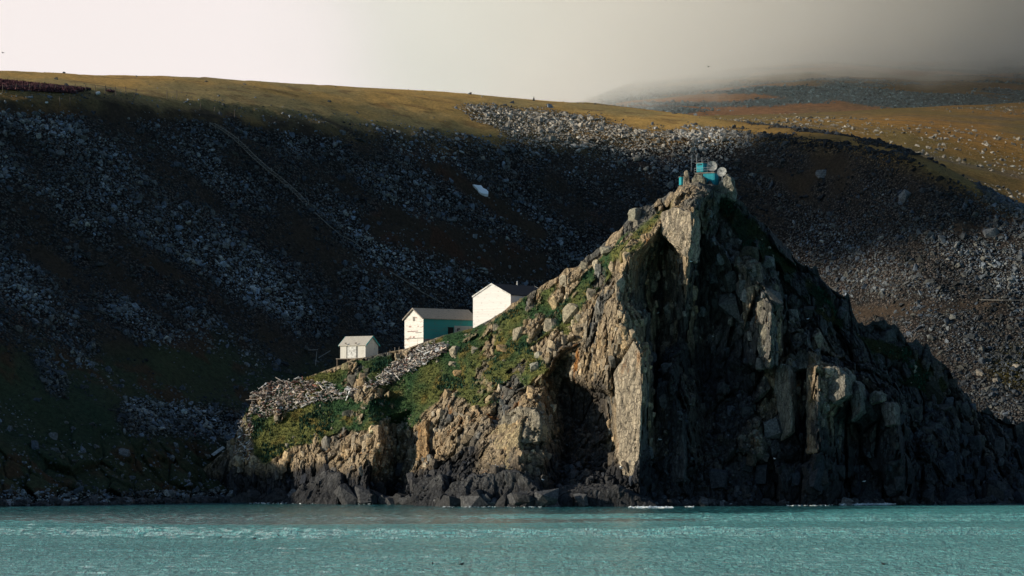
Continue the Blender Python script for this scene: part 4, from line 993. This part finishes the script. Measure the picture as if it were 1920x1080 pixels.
# stone spire beside the huts
slab('rock_spire', 'thin pale stone spire standing left of the turquoise huts on the summit', [(1280, 345, 638.5), (1283, 320, 638.5), (1289, 318, 638), (1292, 334, 638), (1296, 350, 637.5), (1280, 352, 638)], (.3, 2.5, 0), PALE, .12)
slab('rock_block', 'grey summit block under the platform, between the spire and the larger hut', [(1294, 336, 637.5), (1304, 326, 637), (1322, 331, 636.5), (1324, 350, 636), (1296, 354, 636.5)], (.5, 3, 0), (.24, .22, .17), .25)
slab('rock_block', 'pale lumpy rock right of the lower satellite dish', [(1346, 352, 637.5), (1350, 338, 637.5), (1362, 326, 637), (1371, 332, 636.5), (1374, 346, 636), (1380, 356, 636.5), (1378, 376, 637.5), (1348, 368, 637.5)], (.6, 5, 0), (.26, .25, .21), .25)
slab('rock_block', 'dark rock knob below the larger turquoise hut', [(1322, 345, 637), (1330, 337, 636.5), (1339, 350, 636), (1336, 372, 635), (1322, 372, 636)], (.5, 4, 0), (.11, .11, .12), .25)

# ------------------------------------------------------------------ wrecked timber
def timber_heap(name, label, poly, n, seed, hmax, cols, lo=.6, hi=2.9):
    r = np.random.default_rng(seed); VV = []; FF = []; CC = []; off = 0
    xs = [p[0] for p in poly]; ys = [p[1] for p in poly]
    bv = np.array([[x, y, z] for x in (-.5, .5) for y in (-.5, .5) for z in (-.5, .5)]); bf = np.array([(0, 1, 3, 2), (4, 6, 7, 5), (0, 4, 5, 1), (2, 3, 7, 6), (0, 2, 6, 4), (1, 5, 7, 3)])
    k = 0
    while k < n:
        px, py = r.uniform(min(xs), max(xs)), r.uniform(min(ys), max(ys))
        if not inpoly(np.array([px]), np.array([py]), poly)[0]: continue
        k += 1
        c = head_at(px, py) + [0, r.normal() * .2 - .25, r.uniform(0, 1) ** 1.5 * hmax]
        dim = np.array([r.uniform(lo, hi) * r.uniform(.4, 1), r.uniform(.12, .34), r.uniform(.04, .16)])
        if r.uniform() < .05: dim[0] *= 1.5; dim[1] *= 1.3
        if r.uniform() < .12: dim = np.array([r.uniform(.6, 1.5), r.uniform(.5, 1.1), .05])
        M = rot_mats(1, r, .45)[0]; v = (bv * dim) @ M.T + c
        VV.append(v); FF.append(bf + off); off += 8; CC.append(np.repeat([np.array(cols[r.integers(len(cols))]) * r.uniform(.55, 1.6)], 8, 0))
    o = mesh_np(name, np.concatenate(VV), np.concatenate(FF), M_rock, {'col': np.clip(np.concatenate(CC), .01, .8)})
    return stuff(o, label, 'timber debris')
WC = [(.62, .57, .52), (.52, .46, .41), (.40, .35, .31), (.28, .23, .20), (.68, .64, .60), (.15, .11, .10), (.46, .36, .30), (.42, .42, .43), (.58, .50, .43), (.60, .55, .5), (.34, .29, .26), (.48, .43, .4), (.55, .5, .46), (.24, .11, .085)]
timber_heap('timber_debris', 'heap of broken white and grey boards spilling down from the turquoise house', [(702, 725), (718, 700), (745, 680), (770, 662), (800, 650), (846, 646), (838, 658), (800, 682), (765, 702), (730, 722)], 620, 71, .9, WC)
timber_heap('timber_debris', 'wide flat field of splintered timber at the lower left of the headland', [(468, 775), (474, 742), (500, 720), (560, 713), (622, 722), (636, 738), (600, 752), (545, 772), (495, 786)], 900, 73, .6, WC[1:] + [(.34, .24, .20)], .5, 2.4)
timber_heap('timber_debris', 'thin trail of boards linking the two timber heaps', [(600, 752), (640, 735), (700, 712), (712, 722), (660, 742), (610, 758)], 90, 75, .2, WC)
timber_heap('timber_debris', 'scattered scraps of wood and stone on the shore slope left of the headland', [(440, 840), (452, 790), (470, 772), (476, 800), (470, 860), (446, 870)], 160, 77, .3, WC[1:])
def board_at(name, label, cat, a, b, wd, mat, where, thick=.08, lift=.25, group=None):
    f = head_at if where == 'head' else hill_at
    p, q_ = Vector(f(*a)), Vector(f(*b)); q_.y = p.y + (q_.y - p.y) * .3; d = q_ - p; L = d.length
    Mx = Matrix.Translation(p + Vector((0, -.3, lift))) @ d.to_track_quat('X', 'Z').to_matrix().to_4x4()
    bm = bmesh.new(); box(bm, 0, L, -wd / 2, wd / 2, 0, thick); bm.transform(Matrix.Rotation(R(35), 4, 'X')); o = bmobj(name, bm, mat, None, .01); o.matrix_world = Mx
    return tag(o, label, cat, group)
board_at('board', 'long bleached board lying slanted on the dark shore slope at the left', 'board', (400, 856), (425, 841), .75, BOARD, 'hill')
board_at('board', 'short pale board on the shore slope right of the long bleached board', 'board', (441, 857), (455, 852), .6, BOARD, 'hill')
board_at('sheet', 'small white sheet lying on the turf below the lower timber field', 'sheet', (516, 788), (526, 780), .8, WHITEP, 'head')
board_at('plank', 'thin white plank lying across the right end of the lower timber field', 'plank', (608, 724), (630, 723), .12, WHITEP, 'head')
board_at('beam', 'dark green beam sloping in the grass between the timber heaps', 'beam', (622, 748), (640, 732), .22, POSTW, 'head')
board_at('pole', 'rusty red pole leaning on the dark slope above the shore', 'pole', (366, 814), (374, 840), .16, REDP, 'hill')
# wreckage beside the shed
for k, (a, b, lab) in enumerate([((576, 662), (598, 662), 'horizontal timber of the collapsed frame left of the shed'), ((592, 690), (597, 665), 'upright timber of the collapsed frame left of the shed'), ((598, 676), (622, 664), 'slanting timber of the collapsed frame left of the shed')]):
    board_at('timber', lab, 'timber', a, b, .16, WOOD, 'hill', .12, .6)

# ------------------------------------------------------------------ fences, stairway, small things on the hill
def fence(label, posts, wires=True, D_h=1.75):
    pts = [(Vector(hill_at(x, yb)), (yb - yt)) for x, yb, yt, *_ in posts]
    t = thing('wire_fence', label, 'fence', pts[0][0]); tops = []
    for (p, h), row in zip(pts, posts):
        hm = h * p.y / F; lean = row[3] if len(row) > 3 else random.uniform(-.08, .08)
        a = p - pts[0][0] + Vector((0, 0, -.4)); b = p - pts[0][0] + Vector((lean * hm, 0, hm)); tops.append(b)
        bm = bmesh.new(); bar(bm, a, b, .11, 6, .08); bmobj('post', bm, POSTW, t)
    if wires:
        bm = bmesh.new()
        for k in (.25, .6):
            for a, b in zip(tops[:-1], tops[1:]):
                m_ = (a + b) / 2 - Vector((0, 0, k + .12)); bar(bm, a - Vector((0, 0, k)), m_, .018, 4); bar(bm, m_, b - Vector((0, 0, k)), .018, 4)
        bmobj('wire', bm, STEEL, t)
fence('leaning wire fence along the top of the dark slope, ending near the white drum', [(2, 172, 158), (28, 171, 157), (52, 171, 157), (73, 172, 157), (101, 172, 157), (120, 172, 158), (139, 171, 157), (158, 172, 158), (177, 178, 160), (195, 178, 160), (215, 180, 162), (234, 178, 162), (248, 184, 166, .35)])
fence('pair of fence posts apart from the long fence, to its right', [(311, 185, 168), (329, 185, 169)])
fence('lower fence remnant of two posts below the long fence', [(110, 199, 181), (129, 197, 182)], False)
fence('three faint posts at the turf edge above the stairway', [(374, 203, 191), (400, 212, 200), (438, 220, 206)], False)
def path_thing(name, label, cat, pts, wd, step, posts=()):
    P3 = [Vector(hill_at(*q)) + Vector((0, -.7, .8)) for q in pts]; t = thing(name, label, cat, P3[0]); o0 = P3[0]
    bm = bmesh.new(); sgn = Vector((wd / 2, 0, 0))
    for a, b in zip(P3[:-1], P3[1:]):
        for s_ in (-1, 1): bar(bm, a - o0 + sgn * s_, b - o0 + sgn * s_, .09, 5)
    bmobj('rails', bm, WOOD, t); bm = bmesh.new()
    for a, b in zip(P3[:-1], P3[1:]):
        n = max(1, int((b - a).length / step))
        for k in range(n):
            c = a.lerp(b, (k + .5) / n) - o0; box(bm, c.x - wd / 2, c.x + wd / 2, c.y - .14, c.y + .14, c.z + .02, c.z + .09)
    bmobj('treads', bm, WOOD, t)
    for (x, yb, yt) in posts:
        p = Vector(hill_at(x, yb)) - o0 + Vector((0, -.4, -.2)); hm = (yb - yt) * (p.y + o0.y) / F; bm = bmesh.new(); bar(bm, p, p + Vector((.05, 0, hm + .2)), .09, 6); bmobj('post', bm, WOOD, t)
path_thing('stairway', 'broken wooden stairway running diagonally down the dark scree from upper left', 'stairway', [(397, 238), (418, 250), (440, 266), (455, 280), (472, 297), (490, 313), (508, 328), (524, 340), (540, 354), (556, 368), (572, 386)], 1.1, .55,
           [(392, 237, 229), (403, 241, 233), (415, 246, 239), (427, 256, 247), (446, 268, 256), (508, 322, 315), (545, 353, 347), (578, 382, 374)])
def pipe_thing(label, pts, r_, mat):
    P3 = [Vector(hill_at(*q)) + Vector((0, -.5, .5)) for q in pts]; bm = bmesh.new()
    for a, b in zip(P3[:-1], P3[1:]): bar(bm, a - P3[0], b - P3[0], r_, 6)
    o = bmobj('pipe', bm, mat); o.location = P3[0]; tag(o, label, 'pipe')
pipe_thing('faint old pipe continuing below the stairway down the scree', [(590, 402), (615, 425), (640, 446), (660, 455), (690, 478)], .10, GREYW)
pipe_thing('pale pipe running down the scree to the roof of the turquoise house', [(730, 512), (760, 530), (790, 550), (812, 563), (832, 574)], .13, WOOD)
pipe_thing('thin pale pipe laid level across the scree at the far right', [(1836, 566), (1880, 567), (1925, 567)], .12, GREYW)
# drum, shards
def drum(label, px, py, r_, l_, mat, lean):
    c = Vector(hill_at(px, py)); bm = bmesh.new(); bmesh.ops.create_cone(bm, cap_ends=True, segments=18, radius1=r_, radius2=r_, depth=l_)
    bmesh.ops.bevel(bm, geom=[e for e in bm.edges if e.calc_face_angle(0) > 1], offset=.04, segments=2, affect='EDGES')
    o = bmobj('drum', bm, mat); o.location = c + Vector((0, -.3, r_ * .9)); o.rotation_euler = (R(8), R(lean), R(25)); tag(o, label, 'drum')
drum('white drum lying beside the leaning fence posts on the skyline slope', 181, 178, .42, 1.1, WHITEP, 80)
drum('small white can lying in the shaded turf below the fence', 85, 194, .22, .7, WHITEP, 85)
# snow patch
sn = [(886, 349), (890, 348.5), (896, 350.5), (902, 352), (906, 356.5), (912, 360), (915.5, 364), (915, 368.5), (909, 368), (904, 365.5), (897, 361.5), (894, 356), (889, 352)]
bm = bmesh.new(); c0 = Vector(hill_at(901, 360)); ring = []
for x, y in sn: ring.append(Vector(hill_at(x, y)) - c0)
tv = [bm.verts.new(p + Vector((0, -.45 + .25 * math.sin(p.x * 9), .5 + .18 * math.sin(p.x * 13)))) for p in ring]; bv_ = [bm.verts.new(p + Vector((0, .5, -.6))) for p in ring]; ct = bm.verts.new(Vector((.1, -.5, .62)))
for i in range(len(tv)): j = (i + 1) % len(tv); bm.faces.new([tv[i], tv[j], ct]); bm.faces.new([tv[i], bv_[i], bv_[j], tv[j]])
bmesh.ops.recalc_face_normals(bm, faces=bm.faces); o = bmobj('snow_patch', bm, plain('old_snow', (.96, .97, .98), .6, .02)); o.location = c0
tag(o, 'small white snow patch left in the dark gully of the hillside', 'snow patch')
# cairn post on the skyline
c = Vector(hill_at(1001, 189)); t = thing('marker_cairn', 'dark stone marker standing alone on the golden skyline', 'cairn', c)
bm = bmesh.new(); zc = -.4
for k, (rr, hh) in enumerate([(.55, .5), (.45, .35), (.36, .35), (.26, .4)]):
    v = bmesh.ops.create_icosphere(bm, subdivisions=1, radius=1)['verts']
    for q_ in v: q_.co = Vector((q_.co.x * rr, q_.co.y * rr, q_.co.z * hh * .6 + zc + hh / 2))
    zc += hh * .85
bmobj('stones', bm, plain('cairn_stone', (.06, .055, .045), .9), t)
bm = bmesh.new(); bar(bm, (0, 0, zc - .2), (.03, 0, zc + .5), .06, 6); bmobj('stake', bm, POSTW, t)
# signpost on the knoll
c = Vector(hill_at(1891, 729)); t = thing('marker_post', 'pale crossbar post on the green knoll at the right edge', 'post', c)
bm = bmesh.new(); bar(bm, (0, -.2, -.3), (0, -.2, 1.25), .09, 6); bmobj('upright', bm, BOARD, t); bm = bmesh.new(); box(bm, -.4, .4, -.32, -.24, 1.0, 1.2); bmobj('crossbar', bm, BOARD, t)

# ------------------------------------------------------------------ birds
FEAT = plain('white_feathers', (.8, .8, .78), .8, .05); DFEAT = plain('dark_feathers', (.03, .03, .035), .8)
def bird_mesh(name, s_, fly=False):
    bm = bmesh.new()
    def ell(c, rad):
        for v in bmesh.ops.create_icosphere(bm, subdivisions=2, radius=1)['verts']: v.co = Vector((v.co.x * rad[0] + c[0], v.co.y * rad[1] + c[1], v.co.z * rad[2] + c[2]))
    ell((0, 0, .16), (.30, .12, .13)); ell((.26, 0, .30 if not fly else .2), (.10, .075, .08)); bar(bm, (.34, 0, .29 if not fly else .19), (.46, 0, .27 if not fly else .18), .025, 5, .008)
    bar(bm, (-.25, 0, .16), (-.5, 0, .14), .07, 5, .03)
    if fly:
        for sg in (-1, 1):
            a = [bm.verts.new(p) for p in ((.1, 0, .2), (-.12, 0, .2), (-.05, sg * .42, .36), (.14, sg * .42, .36))]; b = [bm.verts.new(p) for p in ((-.16, sg * .9, .26), (-.1, sg * .92, .26))]
            bm.faces.new(a); bm.faces.new([a[3], a[2], b[0], b[1]])
        g_ = bmesh.ops.solidify(bm, geom=[f for f in bm.faces if len(f.verts) == 4 and f.calc_area() > .03], thickness=.02)
    bmesh.ops.scale(bm, vec=(s_, s_, s_), verts=bm.verts); bmesh.ops.recalc_face_normals(bm, faces=bm.faces)
    me = bpy.data.meshes.new(name); bm.to_mesh(me); bm.free(); return me
gm = bird_mesh('gull', .9); gm.materials.append(FEAT)
for k, (x, y) in enumerate([(1231, 589), (1335, 633), (1293, 497), (1513, 598), (928, 876), (933, 877), (1162, 878), (1166, 878), (1237, 827), (1063, 834), (1620, 905), (1450, 860), (1016, 902)]):
    o = bpy.data.objects.new('gull', gm); C.objects.link(o); o.location = Vector(head_at(x, y)) + Vector((0, -1.6, .1)); o.rotation_euler.z = k * 1.9
    tag(o, 'white seabird perched on the dark cliff', 'seabird', 'seabirds perched on the cliff')
dm_ = bird_mesh('duck', .6); dm_.materials.append(DFEAT)
for k, (x, y) in enumerate([(477, 1013), (522, 1006), (811, 1060), (866, 1061), (1657, 1061), (414, 1010)]):
    D = -(CAMZ) / ((SP + CP * (540 - y) / F) / (CP - SP * (540 - y) / F)); o = bpy.data.objects.new('sea_duck', dm_); C.objects.link(o); p = V(x, y, D); p.z = .05; o.location = p; o.rotation_euler.z = k * 2.3
    tag(o, 'small dark seabird floating on the pale sea', 'seabird', 'dark birds floating on the water')
fm = bird_mesh('flying_bird', .8, True); fm.materials.append(DFEAT)
for lab, x, y, D in (('dark bird in flight against the grey cloud above the station', 1328, 126, 700), ('tiny dark bird in flight at the left edge of the pale sky', 5, 100, 700)):
    o = bpy.data.objects.new('flying_bird', fm); C.objects.link(o); o.location = V(x, y, D); o.rotation_euler = (.3, 0, 1.0); tag(o, lab, 'seabird')
# ------------------------------------------------------------------ surf along the rocks
m, t, b = new_mat('surf_foam', .6, .3); b.inputs['Base Color'].default_value = (.8, .85, .85, 1)
r = np.random.default_rng(91); VV = []; SZ = []
for (x0, x1, y0, n, am) in [(1180, 1262, 952, 260, 1.2), (1470, 1560, 948, 80, .8), (1575, 1675, 945, 420, 1.6), (1285, 1300, 951, 20, .6), (470, 700, 944, 160, .6), (830, 1020, 951, 120, .5)]:
    for _ in range(n):
        x = r.uniform(x0, x1); D = float(interp1(x, TOE)) - 2.5 - r.uniform(0, 2.0)
        D = min(D, 8 * F / (y0 - 870 + r.uniform(-1, 1) * 1.)); VV.append([(x - 960) / F * D, D, .12]); SZ.append(r.uniform(.05, .26) * am)
o = rocks_mesh('surf', np.array(VV), np.array(SZ), np.full((len(VV), 3), .8), m, .2, 93, scl=np.tile([2.2, 1.2, .6], (len(VV), 1)) * 1.)
stuff(o, 'white broken water washing along the foot of the cliff', 'surf')

# ------------------------------------------------------------------ turf and heather growth
def tufts(name, label, pos, h, col, seed, wd=.12, blades=5, spread=.3):
    r = np.random.default_rng(seed); n = len(pos); k = blades
    base = np.repeat(pos, k, 0) + np.stack([r.normal(0, spread, n * k), r.normal(0, spread, n * k), np.zeros(n * k) - .05], -1); hh = np.repeat(h, k) * r.uniform(.5, 1.2, n * k)
    a = r.uniform(0, np.pi, n * k); dx = np.stack([np.cos(a), np.sin(a), 0 * a], -1) * (wd * r.uniform(.6, 1.4, n * k))[:, None]
    tip = base + np.stack([r.normal(0, .35, n * k) * hh, r.normal(0, .35, n * k) * hh, hh], -1)
    v = np.stack([base - dx, base + dx, tip + dx * .25, tip - dx * .25], 1).reshape(-1, 3); f = np.arange(len(v)).reshape(-1, 4)
    c = np.repeat(col, k, 0) * r.uniform(.6, 1.45, (n * k, 1)); c = np.repeat(c, 4, 0)
    return stuff(mesh_np(name, v, f, M_rock, {'col': np.clip(c, .005, .5)}), label, 'vegetation')
r = np.random.default_rng(95); fi = r.uniform(3, lnr - 5, 42000); fj = r.uniform(60, lnc - 40, 42000); ok = r.uniform(0, 1, len(fi)) < grid_sample(tm, fi, fj); fi, fj = fi[ok], fj[ok]
pp = grid_sample(LP2, fi, fj); gc = grid_sample(tc_, fi, fj); nn = fbm(pp, 3.5, 3, seed=141); dk_ = smooth(.52, .6, nn)[:, None]
gc = gc * (1 - dk_) + np.array((.018, .055, .034)) * dk_
tufts('grass', 'green grass and low herbs on the sunlit slope of the headland', pp, .22 + .5 * dk_[:, 0] * .8, gc, 97)
n = 9000; pxx = r.uniform(-120, 205, n); pyy = 168 - r.uniform(0, 1, n) * (17 - pxx * .05) + pxx * .05
j = np.interp(pxx, hpx, np.arange(nc)); ii = np.array([np.interp(y, HPY[:400, int(round(a))][::-1], np.arange(400)[::-1]) for y, a in zip(pyy, j)])
pp = grid_sample(HP, ii, j); ok = (fbm(pp, 8, 3, seed=143) + .22 * smooth(210, 60, pxx) > .56)
tufts('heather', 'purple brown heather along the top left edge of the slope', pp[ok], np.full(ok.sum(), .5), np.tile([.10, .045, .052], (ok.sum(), 1)), 99, .16, 5, .5)
